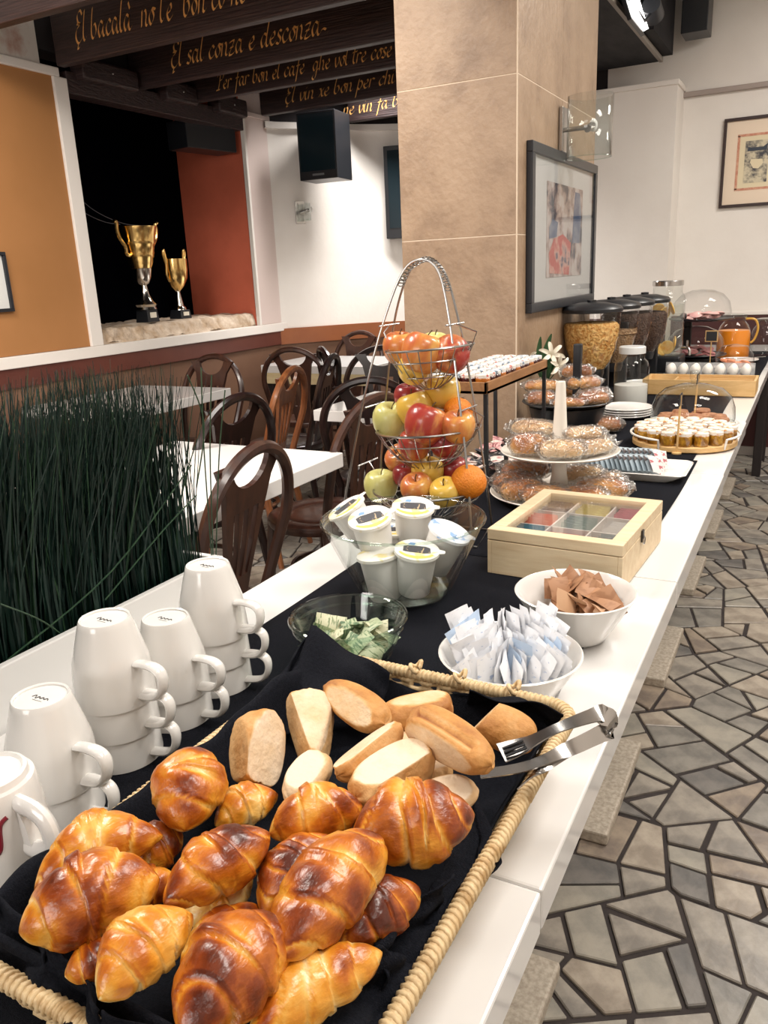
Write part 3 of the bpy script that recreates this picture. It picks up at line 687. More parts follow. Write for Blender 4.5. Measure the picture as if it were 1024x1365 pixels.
# ================================================================== BREAD BASKET
RIMZ = 0.835
_fr, _nr = at(768, 942, RIMZ), at(520, 1365, RIMZ)
BH = V((-0.3545, 0.515, 0)); HX, HY, BR = 0.163, 0.258, 0.030; BA = math.atan2(_nr.x-_fr.x, _fr.y-_nr.y)
def rr(s, hx, hy, r):
    """rounded rectangle, s in 0..1 from the middle of the +X side, counter-clockwise; point and normal"""
    a, b = hx-r, hy-r; per = 4*(a+b)+2*PI*r; d = (s % 1.0)*per
    segs = [('l', b, (hx, 0), (0, 1)), ('c', PI/2*r, (a, b), 0), ('l', 2*a, (a, hy), (-1, 0)), ('c', PI/2*r, (-a, b), PI/2), ('l', 2*b, (-hx, b), (0, -1)),
            ('c', PI/2*r, (-a, -b), PI), ('l', 2*a, (-a, -hy), (1, 0)), ('c', PI/2*r, (a, -b), 1.5*PI), ('l', b, (hx, -b), (0, 1))]
    for k, ln, p, q in segs:
        if d <= ln+1e-9:
            if k == 'l': return V((p[0]+q[0]*d, p[1]+q[1]*d, 0)), V((q[1], -q[0], 0))
            an = q+d/r; return V((p[0]+r*cos(an), p[1]+r*sin(an), 0)), V((cos(an), sin(an), 0))
        d -= ln
    return V((hx, 0, 0)), V((1, 0, 0))
bk = thing('bread_basket', 'rectangular wicker basket lined with black cloth holding croissants and rolls', 'basket', (BH.x, BH.y, TZ+0.003), BA)
RZl = RIMZ-TZ-0.003
def wall_pt(s, z, out=0.0):
    k = z/RZl; p, n = rr(s, HX-0.035*(1-k), HY-0.035*(1-k), BR); return p+n*out+V((0, 0, z))
# rim: core plus wrapped strands
rim = MB(); NP = 420
core = [wall_pt(i/NP, RZl-0.004) for i in range(NP)]
rim.tube(core, [0.0066]*NP, 9, True)
rm = rim.build('rim', M_wick, bk, smooth='all')
tw = MB()
tw.tube([wall_pt(i/2700, RZl-0.004)+(wall_pt(i/2700, RZl-0.004, 1)-wall_pt(i/2700, RZl-0.004)).normalized()*0.0062*cos(i*PI/5)+V((0, 0, 0.0062*sin(i*PI/5))) for i in range(2700)], 0.0020, 5, True)
tw.build('rim_wrapping', M_wick, rm, smooth='all')
for kx in (0.195, 0.235, 0.27):
    c = wall_pt(kx, RZl+0.002)
    MB().tube([c+V((0.011*cos(a)*0.5, 0.010*sin(a), 0.004*sin(2*a)+0.003)) for a in [2*PI*k/14 for k in range(14)]], 0.0026, 6, True).build('rim_knot', M_wick, rm, smooth='all')
for row in range(10):
    z = 0.006+row*0.0072
    MB().tube([wall_pt(i/240, z, 0.0022*(1 if (i//2+row) % 2 else -1)) for i in range(240)], 0.0032, 6, True).build('weaver', M_wick, bk, smooth='all')
for k in range(44):
    MB().tube([wall_pt(k/44, 0.0), wall_pt(k/44, RZl*0.5), wall_pt(k/44, RZl-0.006)], 0.0028, 6).build('stake', M_wick, bk, smooth='all')
MB().box(0, 0, 0.004, 2*(HX-0.036), 2*(HY-0.036), 0.006).build('base', M_wick, bk, smooth=False)
# cloth lining
def liner():
    r = random.Random(4); ph = [r.uniform(0, 6.28) for _ in range(8)]
    def fn(u, v):
        s = u
        p, n = rr(s, HX, HY, BR)
        left = max(0.0, -n.x); near = max(0.0, -n.y); right = max(0.0, n.x); back = max(0.0, n.y)
        fold = 0.5*sin(s*61+ph[0])+0.35*sin(s*113+ph[1])+0.3*sin(s*29+ph[2])
        top = RZl-0.010+0.006*fold*0.8 - 0.010*right + 0.010*left + 0.016*near - 0.004*back
        over = 0.016*left-0.004*near
        if v < 0.35:     # bottom
            k = v/0.35; q, _ = rr(s, (HX-0.042)*max(k, 0.02), (HY-0.042)*max(k, 0.02), BR*max(k, 0.02)*0.8); return tuple(q+V((0, 0, 0.014+0.004*fold*k)))
        if v < 0.85:
            k = (v-0.35)/0.5; z = 0.014+(top-0.014)*k
            q, nn = rr(s, HX-0.042+0.030*k, HY-0.042+0.030*k, BR); b = 0.006*fold*sin(k*PI*0.9+0.2)
            return tuple(q+nn*(b-0.002-0.008*right*k)+V((0, 0, z)))
        k = (v-0.85)/0.15
        q, nn = rr(s, HX-0.012, HY-0.012, BR)
        return tuple(q+nn*(-0.002+over*k*1.3-0.008*right+0.006*fold*k*(0.3+near))+V((0, 0, top+0.012*sin(k*PI)*(left+near*0.5)-0.016*left*k*k+0.005*fold*k)))
    return MB().grid(fn, 260, 34, cu=True).build('cloth_lining', M_cloth, bk, smooth='all', solid=0.0015)
liner()
def patch(cs, name, m, bul, nu=22, nv=16, parent=None, wob=0.004, seed=1, solid=0.0015, edge=None):
    """a soft cloth patch over four world corners (a b / d c)"""
    a, b, c, d = [V(p) for p in cs]; nrm = (b-a).cross(d-a).normalized(); r = random.Random(seed); p1, p2 = r.uniform(0, 6), r.uniform(0, 6)
    def fn(u, v):
        p = a*(1-u)*(1-v)+b*u*(1-v)+c*u*v+d*(1-u)*v
        return tuple(p+nrm*(bul*sin(u*PI)*sin(v*PI)+wob*(sin(u*9+v*4+p1)+0.6*sin(v*13-u*6+p2))))
    o = MB().grid(fn, nu, nv).build(name, m, None, smooth='all', solid=solid)
    if parent: o.parent = parent; o.matrix_parent_inverse = Matrix.Translation(parent.location).to_4x4().inverted() if False else (Matrix.Translation(parent.location) @ Matrix.Rotation(parent.rotation_euler.z, 4, 'Z')).inverted()
    return o
pk = aty(417, 836, 0.775)
patch([at(372, 905, 0.84), pk, pk+V((0.012, 0.004, -0.006)), at(350, 990, 0.80)], 'cloth_fold', M_cloth, 0.012, parent=bk, seed=3)
patch([pk, at(520, 898, 0.842), at(505, 960, 0.80), at(352, 985, 0.80)], 'cloth_fold', M_cloth, -0.010, parent=bk, seed=5)
patch([at(625, 922, 0.845), at(752, 950, 0.842), at(745, 985, 0.80), at(622, 945, 0.80)], 'cloth_fold', M_cloth, 0.012, parent=bk, seed=8, wob=0.003)
patch([at(612, 1120, 0.835), at(640, 1068, 0.84), at(668, 1150, 0.825), at(560, 1230, 0.83)], 'cloth_fold', M_cloth, 0.014, parent=bk, seed=9, wob=0.004)
patch([at(498, 1258, 0.858), at(598, 1165, 0.852), at(590, 1230, 0.822), at(515, 1340, 0.826)], 'cloth_fold', M_cloth, 0.012, parent=bk, seed=12, wob=0.005)
patch([at(395, 1372, 0.868), at(500, 1260, 0.862), at(560, 1290, 0.825), at(505, 1400, 0.825)], 'cloth_fold', M_cloth, 0.010, parent=bk, seed=14, wob=0.005)
patch([at(-20, 1182, 0.858), at(66, 1246, 0.856), at(60, 1330, 0.83), at(-60, 1270, 0.83)], 'cloth_fold', M_cloth, 0.008, parent=bk, seed=15, wob=0.004)
patch([at(66, 1246, 0.856), at(140, 1345, 0.854), at(130, 1420, 0.83), at(55, 1332, 0.83)], 'cloth_fold', M_cloth, 0.010, parent=bk, seed=16, wob=0.004)
patch([at(140, 1345, 0.854), at(260, 1400, 0.852), at(250, 1480, 0.83), at(125, 1420, 0.83)], 'cloth_fold', M_cloth, 0.010, parent=bk, seed=17, wob=0.004)

# ------------------------------------------------------------------ croissants
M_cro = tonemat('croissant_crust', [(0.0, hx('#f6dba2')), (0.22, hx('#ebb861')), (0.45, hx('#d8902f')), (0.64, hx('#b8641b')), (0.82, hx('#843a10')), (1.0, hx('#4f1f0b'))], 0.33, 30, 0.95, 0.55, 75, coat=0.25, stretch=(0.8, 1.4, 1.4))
def frame(p1, p2, up):
    x = (p2-p1).normalized(); y = up.cross(x).normalized(); z = x.cross(y); c = (p1+p2)/2
    return Matrix(((x.x, y.x, z.x, c.x), (x.y, y.y, z.y, c.y), (x.z, y.z, z.z, c.z), (0, 0, 0, 1)))
def croissant(label, e1, e2, z1, z2, wpx, bend=0.15, nb=3.2, seed=0, tone=0.0, tilt=0.4, roll=0.0, skew=0.0):
    p1, p2 = at(*e1, z1), at(*e2, z2); c = (p1+p2)/2; L = (p2-p1).length*1.0; W = wpx/scl(c)
    up = (V((0, 0, 1))*(1-tilt)+(CO-c).normalized()*tilt).normalized()
    r = random.Random(seed*7+3); ph = [r.uniform(0, 6.28) for _ in range(6)]
    nu, nv = 84, 30; b = MB(); nbb = nb
    for i in range(nu):
        u = -1+2*i/(nu-1); uu = u-skew*(1-u*u); au = abs(uu)
        base = (max(0, 1-abs(u)**1.9))**0.80*0.92+0.08*(1-abs(u)**10)
        if abs(u) > 0.985: base *= 0.55
        for j in range(nv):
            v = 2*PI*j/nv
            s = au*nbb*0.80+0.42*sin(v+ph[0]+(0 if u > 0 else 1.7))+0.10*sin(2*v+ph[1]+2*u)+0.55
            fr = s-math.floor(s); k = math.floor(s)
            lip = max(0, (fr-0.72)/0.28)
            mult = 0.91+0.09*sin(PI*min(1, fr*1.02))**0.7+0.11*fr+0.05*lip*lip
            lump = 0.05*sin(2*v+ph[2]+3*u)+0.035*sin(3*v+7*u+ph[3])+0.018*sin(7*v-13*u+ph[1])+0.012*sin(11*v+23*u)
            R = W/2*base*(mult+lump)
            cy, cz = cos(v), sin(v)
            z = R*cz*(0.92 if cz > 0 else 0.62); y = R*cy
            x = L/2*u; y += -bend*L*(u*u-0.33)*1.0
            b.v.append((x, y, z))
            t = 0.42+0.16*cz+0.20*(sin(PI*fr)-0.5)+tone
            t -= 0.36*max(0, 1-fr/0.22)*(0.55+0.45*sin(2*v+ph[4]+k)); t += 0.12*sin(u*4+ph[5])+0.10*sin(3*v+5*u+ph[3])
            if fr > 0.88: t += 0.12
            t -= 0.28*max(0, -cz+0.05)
            b.c.append(min(0.98, max(0.02, t)))
    for i in range(nu-1):
        for j in range(nv): b.f.append((i*nv+j, (i+1)*nv+j, (i+1)*nv+(j+1) % nv, i*nv+(j+1) % nv))
    b.f += [tuple(range(nv))[::-1], tuple((nu-1)*nv+j for j in range(nv))]
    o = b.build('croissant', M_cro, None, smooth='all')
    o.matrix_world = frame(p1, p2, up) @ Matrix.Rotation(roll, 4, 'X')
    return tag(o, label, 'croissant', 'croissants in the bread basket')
CR = [('croissant standing on end against the left rim, behind the others', (258, 1000), (246, 1108), 0.885, 0.865, 96, 0.0, 1.9, 1, 0.02, 0.75, 0.2, 0.1),
      ('small glossy croissant between the upright one and the first roll', (284, 1098), (368, 1056), 0.845, 0.850, 62, 0.10, 2.2, 2, -0.06, 0.5, -0.5, 0),
      ('pale long croissant nearest the mugs with its curled tip at the left rim', (42, 1168), (213, 1098), 0.862, 0.872, 80, 0.16, 3.0, 3, -0.06, 0.45, 0.1, -0.1),
      ('croissant mostly hidden behind the pale long one', (172, 1150), (242, 1108), 0.838, 0.842, 66, 0.05, 2.2, 4, 0.02, 0.5, 0, 0),
      ('broad brown croissant at the left end of the basket with both tips showing', (24, 1236), (212, 1165), 0.872, 0.880, 122, 0.06, 2.3, 5, 0.08, 0.45, 0, 0.0),
      ('shiny dark-topped croissant lying diagonally in the middle of the left side', (216, 1203), (358, 1108), 0.880, 0.885, 84, 0.03, 2.6, 6, 0.14, 0.5, 0, -0.05),
      ('cream-coloured underside croissant below the shiny dark-topped one', (243, 1232), (340, 1172), 0.848, 0.852, 52, -0.08, 2.4, 7, -0.38, 0.5, 0, 0),
      ('croissant touching the floury rolls in the middle of the basket', (357, 1106), (482, 1068), 0.872, 0.876, 76, 0.07, 2.5, 8, 0.02, 0.5, 0.2, 0.1),
      ('large ridged croissant at the right rim under the tongs', (468, 1112), (632, 1082), 0.880, 0.878, 112, 0.03, 2.6, 9, 0.10, 0.5, 0.0, 0.15),
      ('croissant lying beneath the left of the large central one', (340, 1212), (440, 1112), 0.862, 0.868, 70, 0.12, 3.0, 10, 0.14, 0.5, 0, 0),
      ('large central croissant with a pale bare spot on its right end', (366, 1275), (502, 1112), 0.895, 0.895, 112, 0.05, 2.7, 11, 0.06, 0.5, 0, -0.1),
      ('dark croissant tucked under the right of the large central one', (448, 1256), (556, 1180), 0.862, 0.860, 78, 0.05, 2.6, 12, 0.26, 0.5, 0, 0),
      ('pale golden croissant in the near row, second from the left', (124, 1325), (250, 1212), 0.890, 0.895, 92, 0.10, 2.7, 13, -0.12, 0.5, 0, 0.1),
      ('biggest croissant in the near row, cut by the bottom edge', (236, 1378), (372, 1222), 0.895, 0.895, 128, 0.05, 2.4, 14, 0.12, 0.5, 0, 0.12),
      ('croissant tip peeking out under the near row at the left', (86, 1302), (160, 1262), 0.852, 0.855, 54, 0.0, 2.3, 15, 0.05, 0.5, 0, 0),
      ('bright golden croissant against the near right cloth fold', (326, 1378), (505, 1262), 0.872, 0.868, 82, 0.06, 3.0, 16, -0.12, 0.5, 0, 0),
      ('croissant sliver between the central one and the floury rolls', (372, 1136), (470, 1104), 0.850, 0.852, 46, 0.0, 2.5, 17, -0.10, 0.5, 0, 0),
      ('croissant in shade under the pale golden and biggest ones', (240, 1290), (350, 1210), 0.850, 0.855, 70, 0.0, 2.5, 18, 0.05, 0.5, 0, 0),
      ('croissant in the gap between the broad brown and pale golden ones', (150, 1200), (235, 1170), 0.842, 0.846, 60, 0.0, 2.4, 19, 0.12, 0.5, 0, 0)]
for a in CR: croissant(*a)

# ------------------------------------------------------------------ bread rolls
M_roll = tonemat('roll_crust', [(0.0, hx('#94582a')), (0.25, hx('#c28a4c')), (0.5, hx('#d4a974')), (0.75, hx('#dcc09c')), (1.0, hx('#e8d4ba'))], 0.65, 34, 0.75, 0.5, 140)
def broll(label, e1, e2, z1, z2, wpx, seed=0, fac=(), slit=None, tone=0.24, tilt=0.5, ht=0.8):
    p1, p2 = at(*e1, z1), at(*e2, z2); c = (p1+p2)/2; L = (p2-p1).length; W = wpx/scl(c)
    up = (V((0, 0, 1))*(1-tilt)+(CO-c).normalized()*tilt).normalized()
    r = random.Random(seed); ph = [r.uniform(0, 6.28) for _ in range(5)]; nu, nv = 44, 36; b = MB()
    sg = lambda q, e: math.copysign(abs(q)**e, q)
    for i in range(nu):
        th = PI*i/(nu-1)
        for j in range(nv):
            v = 2*PI*j/nv
            p = V((L/2*sg(-cos(th), 0.85), W/2*sg(sin(th), 0.8)*sg(cos(v), 0.9), W/2*ht*sg(sin(th), 0.8)*sg(sin(v), 0.9)))
            p *= 1+0.035*sin(3*th+ph[0])+0.03*sin(2*v+ph[1]+th*2)+0.012*sin(7*v+5*th+ph[3])
            t = tone+0.06*sin(v+ph[2])
            for n, d, ft in fac:
                n = V(n).normalized(); lim = d*W/2
                q = p.dot(n)-lim
                if q > 0: p -= n*q*0.97; t = max(t, tone+(ft+0.06-tone)*min(1, q/(0.035*W)))
            if slit:
                yy = p.y/W-slit*(p.x/L)
                if p.z > 0 and abs(p.x) < L*0.36:
                    g = math.exp(-(yy/0.07)**2); p.z -= 0.10*W*g; t += -0.15*g+0.25*math.exp(-((abs(yy)-0.10)/0.04)**2)
            b.v.append(tuple(p)); b.c.append(min(0.99, max(0.01, t)))
    for i in range(nu-1):
        for j in range(nv): b.f.append((i*nv+j, i*nv+(j+1) % nv, (i+1)*nv+(j+1) % nv, (i+1)*nv+j))
    o = b.build('bread_roll', M_roll, None, smooth='all'); o.matrix_world = frame(p1, p2, up)
    return tag(o, label, 'bread roll', 'bread rolls in the basket')
broll('bread roll with one floury cut face leaning by the left rim, nearest the mugs', (352, 952), (338, 1045), 0.885, 0.850, 88, 1, [((0.1, 0.75, 0.55), 0.28, 0.82), ((0.2, -0.8, 0.5), 0.62, 0.36)])
broll('three-sided bread roll standing at the back left under the cloth peak', (408, 922), (425, 1014), 0.885, 0.850, 82, 2, [((-0.1, 0.35, 0.9), 0.30, 0.72), ((0.3, 0.9, 0.2), 0.5, 0.42), ((0.1, -0.9, 0.3), 0.5, 0.4)])
broll('small golden slit roll at the back beside the three-sided one', (438, 916), (514, 966), 0.880, 0.876, 52, 3, [((0, -0.5, 0.8), 0.6, 0.66)], 0.0, 0.24)
broll('golden bread roll at the back rim below the sachet bowl', (509, 958), (603, 938), 0.872, 0.872, 54, 4, [((0, 0.5, 0.8), 0.62, 0.62)], None, 0.20)
broll('pale roll leaning in the centre of the rolls with a brown edge', (449, 1034), (531, 968), 0.878, 0.884, 56, 5, [((0, 0.75, 0.6), 0.35, 0.80), ((0, -0.6, 0.7), 0.62, 0.3)], None, 0.20)
broll('golden roll with an open slit lying on top beside the tongs', (548, 955), (652, 1020), 0.898, 0.892, 68, 6, [((0, -0.9, 0.25), 0.62, 0.62)], 0.05, 0.26)
broll('wide floury white roll in the middle of the basket', (474, 1062), (572, 1000), 0.876, 0.880, 78, 7, [((0, 0.35, 0.92), 0.42, 0.90), ((0, -0.9, 0.35), 0.55, 0.35)], None, 0.34)
broll('golden roll in the back right corner behind the tongs', (624, 952), (714, 988), 0.868, 0.862, 62, 8, [((-0.8, 0.2, 0.5), 0.75, 0.55)], None, 0.20)
broll('small floury white roll behind the middle croissant', (386, 1066), (432, 1006), 0.862, 0.868, 52, 9, [((0, 0.2, 0.95), 0.5, 0.92)], None, 0.6)
broll('white floury roll end showing behind the large ridged croissant', (556, 1068), (636, 1052), 0.862, 0.862, 50, 10, [((0, 0, 1), 0.5, 0.92)], None, 0.6)
broll('pinkish roll half hidden under the slit roll', (530, 985), (592, 1045), 0.856, 0.850, 62, 11, [((0, 0.3, 0.9), 0.5, 0.66)], None, 0.34)

# ------------------------------------------------------------------ tongs
def strip(pts, wid, th, wdir, name, m, parent, k=6):
    """flat metal strip along a path; wid may be a list"""
    q = crom(pts, k); n = len(q); wl = wid if isinstance(wid, list) else [wid]*len(pts); b = MB()
    for i, p in enumerate(q):
        t = (q[min(i+1, n-1)]-q[max(i-1, 0)]).normalized(); wd = (wdir-t*wdir.dot(t)).normalized(); nn = t.cross(wd)
        f = i/(n-1)*(len(wl)-1); a = int(min(f, len(wl)-2)); ww = wl[a]+(wl[a+1]-wl[a])*(f-a)
        for s1, s2 in ((-1, -1), (1, -1), (1, 1), (-1, 1)): b.v.append(tuple(p+wd*(s1*ww/2)+nn*(s2*th/2)))
    for i in range(n-1):
        for c in range(4): b.f.append((4*i+c, 4*i+(c+1) % 4, 4*i+4+(c+1) % 4, 4*i+4+c))
    b.f += [(3, 2, 1, 0), tuple(4*(n-1)+c for c in range(4))]
    o = b.build(name, m, None, smooth=50); o.parent = parent; o.matrix_parent_inverse = Matrix.Translation(parent.location).inverted(); return o
tp = at(790, 968, 0.885)
tg = thing('serving_tongs', 'steel serving tongs lying over the right rim of the basket', 'tongs', tp)
ax = (at(800, 958, 0.885)-at(670, 1015, 0.868)).normalized(); zt = V((0, 0, 1))
hA, hB = at(797, 952, 0.892), at(808, 975, 0.872)
strip([at(668, 1004, 0.866), at(700, 992, 0.872), at(745, 970, 0.884), hA+V((0, 0, 0.000)), hA+ax*0.006+V((0, 0, -0.004)), (hA+hB)/2+ax*0.010, hB+ax*0.006, hB, at(755, 1000, 0.872), at(700, 1022, 0.864), at(640, 1032, 0.858)],
      [0.026, 0.022, 0.013, 0.017, 0.018, 0.018, 0.018, 0.017, 0.013, 0.011, 0.010], 0.0013, V((0.35, 0.9, 0.25)), 'spring_body', M_steel, tg)
for off in (-0.006, 0.0, 0.006):
    c0, c1 = at(672, 1003, 0.868), at(700, 992, 0.8745); sd = (c1-c0).cross(zt).normalized()*off
    strip([c0+sd, c1+sd], 0.0025, 0.0012, V((0.35, 0.9, 0.25)), 'slot', M_black, tg, 2)
strip([at(755, 1003, 0.868), at(715, 1030, 0.862), at(690, 1052, 0.850)], [0.010, 0.009, 0.003], 0.0013, V((0.35, 0.9, 0.25)), 'claw', M_steel, tg)
# ================================================================== BOWLS AND SACHETS
HR = V((_R.x, _R.y, 0)).normalized(); HF = V((_f.x, _f.y, 0)).normalized()     # horizontal right / away, as seen
def bowl(name, label, rim_px, wl, wr, zrim, rb, m, zb=TZ+0.003, th=0.004, cat='bowl', curve=0.0):
    c = at(*rim_px, zrim); R = (wr-wl)/2/scl(c); h = zrim-zb
    t = thing(name, label, cat, (c.x, c.y, zb))
    out = [(rb*0.9, 0), (rb, 0.003)]+[(rb+(R-rb)*(k/10)**(1-curve), 0.003+(h-0.003)*k/10) for k in range(1, 11)]
    inn = [(max(r-th, 0.001), z) for r, z in out[::-1]]
    MB().lathe([(0.0001, 0.0)]+out+[(R-th/2, h+0.0015)]+inn[:-1]+[(0.0001, th)], 56).build('bowl', m, t)
    return t, c, R
def sheet(w, h, th, seed, nm='sachet', crimp=True, nx=5, ny=7):
    r = random.Random(seed); b = MB(); a1, a2 = r.uniform(-1, 1), r.uniform(-1, 1)
    for s in (1, -1):
        for j in range(ny):
            for i in range(nx):
                u, v = i/(nx-1)*2-1, j/(ny-1)*2-1
                pz = th/2*max(0, (1-u**4)*(1-abs(v)**5))
                z = s*pz+0.06*w*a1*u*v+0.05*h*a2*v*v+(0.02*w*sin(u*9) if abs(v) == 1 and crimp else 0)
                b.v.append((u*w/2*(1-0.04*r.random()), v*h/2, z))
    n = nx*ny
    for j in range(ny-1):
        for i in range(nx-1):
            a = j*nx+i; b.f.append((a, a+1, a+nx+1, a+nx)); b.f.append((n+a, n+a+nx, n+a+nx+1, n+a+1))
    return b
def printed(name, paper, ink, amt=0.6, scale=60, stretch=(1, 5, 1), rough=0.5, lo=None):
    return mat(name, paper, rough, col2=ink, scale=scale, stretch=stretch, detail=2, lo=amt, hi=amt+0.06)
M_sugW = printed('white_sugar_paper', (0.84, 0.85, 0.88), (0.42, 0.50, 0.66), 0.585, 55, (1, 2.5, 1))
M_sugB = printed('blue_sugar_paper', (0.50, 0.62, 0.78), (0.80, 0.84, 0.90), 0.55, 40, (1, 2, 1))
M_kraft = printed('kraft_sugar_paper', (0.38, 0.19, 0.095), (0.30, 0.14, 0.065), 0.5, 25, (1, 2, 1), 0.6)
M_kraft2 = mat('light_kraft_paper', (0.52, 0.31, 0.18), 0.6)
wb1, c1, R1 = bowl('sachet_bowl', 'white porcelain bowl crammed with white and blue sugar sachets', (680, 868), 585, 776, 0.826, 0.048, M_porc)
wb2, c2, R2 = bowl('sachet_bowl', 'white porcelain bowl holding brown paper sugar sachets', (767, 787), 687, 847, 0.826, 0.048, M_porc)
proto = {}
def putmesh(key, mk, m, loc, M, name, label, cat, group):
    """one thing per call, mesh data shared between alike pieces"""
    if key not in proto:
        b = mk(); me = bpy.data.meshes.new(name); me.from_pydata(b.v, [], b.f); me.polygons.foreach_set('use_smooth', [True]*len(me.polygons)); me.materials.append(m); me.update(); proto[key] = me
    o = bpy.data.objects.new(name, proto[key]); C.objects.link(o); o.matrix_world = M
    return tag(o, label, cat, group)
def orient(loc, normal, up):
    z = V(normal).normalized(); x = V(up).cross(z).normalized(); y = z.cross(x)
    return Matrix(((x.x, y.x, z.x, loc[0]), (x.y, y.y, z.y, loc[1]), (x.z, y.z, z.z, loc[2]), (0, 0, 0, 1)))
r = random.Random(21)
for row in range(4):
    n = (15, 17, 17, 13)[row]
    for i in range(n):
        u = (i+0.5+r.uniform(-0.2, 0.2))/n*2-1; dpt = (0.55, 0.2, -0.18, -0.5)[row]
        if u*u+dpt*dpt > 0.86: u *= 0.85
        p = c1+HR*(u*R1*0.74)+HF*(dpt*R1*0.72); rad = math.hypot(u*0.8, dpt*0.75)
        z = TZ+0.034+0.022*rad+r.uniform(0, 0.012)+(0.020, 0.012, 0.004, -0.006)[row]
        lean = HR*(u*0.50+r.uniform(-0.22, 0.22))+HF*(0.30*dpt+r.uniform(-0.1, 0.1))+V((0, 0, 1))
        face = HR*(0.95 if u > -0.45 else 0.40)*(-1 if u > 0 else 1)+HF*(-0.28+r.uniform(-0.35, 0.2))*(1 if u > -0.45 else 2.4)
        face = face-lean.normalized()*face.dot(lean.normalized())
        k = r.randrange(4); blue = r.random() < (0.16 if row > 0 else 0.05)
        putmesh(('sug', k, blue), lambda: sheet(0.034, 0.060, 0.005, k), M_sugB if blue else M_sugW, p, orient((p.x, p.y, z+0.012), face, lean),
                'sugar_sachet', ('blue-printed paper sugar sachet standing in the white bowl beside the basket rim' if blue else 'white paper sugar sachet standing in the white bowl beside the basket rim'), 'sachet', 'white and blue sugar sachets')
r = random.Random(8)
for i in range(34):
    a = r.uniform(0, 2*PI); rad = R2*0.58*math.sqrt(r.random()); hgt = max(0, 1-rad/(R2*0.7))
    p = c2+HR*(rad*cos(a)+0.006)+HF*rad*sin(a); z = TZ+0.036+0.030*(rad/R2)+0.038*hgt*(i/34)+0.016*(i/34)
    nrm = V((r.gauss(0, 0.7), r.gauss(0, 0.7), 0.75))-HF*0.4; up = V((r.gauss(0, 1), r.gauss(0, 1), 0.5))
    k = r.randrange(3); lt2 = r.random() < 0.3
    putmesh(('kr', k, lt2), lambda: sheet(0.032, 0.048, 0.005, 40+k), M_kraft2 if lt2 else M_kraft, p, orient((p.x, p.y, z), nrm, up),
            'brown_sugar_sachet', 'brown kraft paper sugar sachet heaped in the white bowl by the tea box', 'sachet', 'brown sugar sachets')
# ------------------------------------------------------------------ small glass bowl with green packets
M_gtint = glassy('greenish_glass', (0.90, 0.95, 0.92), 1.5, 0.03, 1.2)
sg, c3, R3 = bowl('glass_bowl', 'small clear glass bowl with green and cream packets, behind the cloth corner', (464, 822), 387, 541, 0.826, 0.050, M_gtint, curve=0.35, th=0.005)
MB().tube([(R3*cos(a), R3*sin(a), 0.826-TZ-0.003) for a in [2*PI*k/64 for k in range(64)]], 0.0035, 8, True).build('rim', M_gtint, sg)
MB().tube([((R3-0.004)*cos(a), (R3-0.004)*sin(a), 0.060) for a in [2*PI*k/64 for k in range(64)]], 0.0022, 8, True).build('ridge', M_gtint, sg)
M_grn = [printed('green_foil', (0.10, 0.17, 0.09), (0.42, 0.47, 0.30), 0.5, 50), printed('cream_print_foil', (0.60, 0.58, 0.40), (0.20, 0.25, 0.12), 0.55, 70), printed('pale_green_foil', (0.42, 0.47, 0.30), (0.12, 0.2, 0.10), 0.52, 60)]
r = random.Random(5)
for i in range(38):
    a = r.uniform(0, 2*PI); rad = R3*0.62*math.sqrt(r.random()); p = c3+HR*rad*cos(a)+HF*rad*sin(a)
    z = TZ+0.016+0.034*i/38; k = r.randrange(3)
    putmesh(('gp', k), lambda: sheet(0.034, 0.046, 0.010, 60+k), M_grn[k], p, orient((p.x, p.y, z), V((r.gauss(0, .7), r.gauss(0, .7), 1)), V((r.gauss(0, 1), r.gauss(0, 1), 0.1))),
            'green_packet', ('dark green', 'cream', 'pale green')[k]+' foil packet lying in the small glass bowl', 'packet', 'green packets in the small glass bowl')
# ------------------------------------------------------------------ big glass bowl with yoghurt cups
bg, c4, R4 = bowl('glass_bowl', 'large flared glass bowl holding yoghurt cups, before the fruit stand', (537, 691), 428, 646, 0.889, 0.076, M_glass, th=0.004, curve=0.12)
zr = 0.889-TZ-0.003
MB().tube([(R4*cos(a), R4*sin(a), zr) for a in [2*PI*k/72 for k in range(72)]], 0.0026, 8, True).build('rim', M_gtint, bg)
MB().lathe([(0.0001, 0.001), (0.070, 0.001), (0.074, 0.004), (0.076, 0.016), (0.0001, 0.018)], 48).build('thick_foot', M_gtint, bg)
M_cupw = mat('white_yoghurt_plastic', (0.82, 0.80, 0.76), 0.35, sss=0.0)
M_foil = mat('white_foil_lid', (0.84, 0.82, 0.76), 0.35, col2=(0.80, 0.68, 0.33), scale=26, lo=0.56, hi=0.62, detail=2)
M_foilb = mat('blue_white_foil_lid', (0.82, 0.83, 0.85), 0.3, col2=(0.25, 0.40, 0.68), scale=30, lo=0.55, hi=0.62, detail=3)
M_label = mat('dark_lid_label', (0.06, 0.06, 0.07), 0.5, col2=(0.55, 0.42, 0.26), scale=160, stretch=(1, 0.35, 1), lo=0.62, hi=0.66)
M_yel = mat('yellow_print', (0.78, 0.60, 0.14), 0.5)
M_blu = mat('blue_print', (0.20, 0.36, 0.62), 0.5)
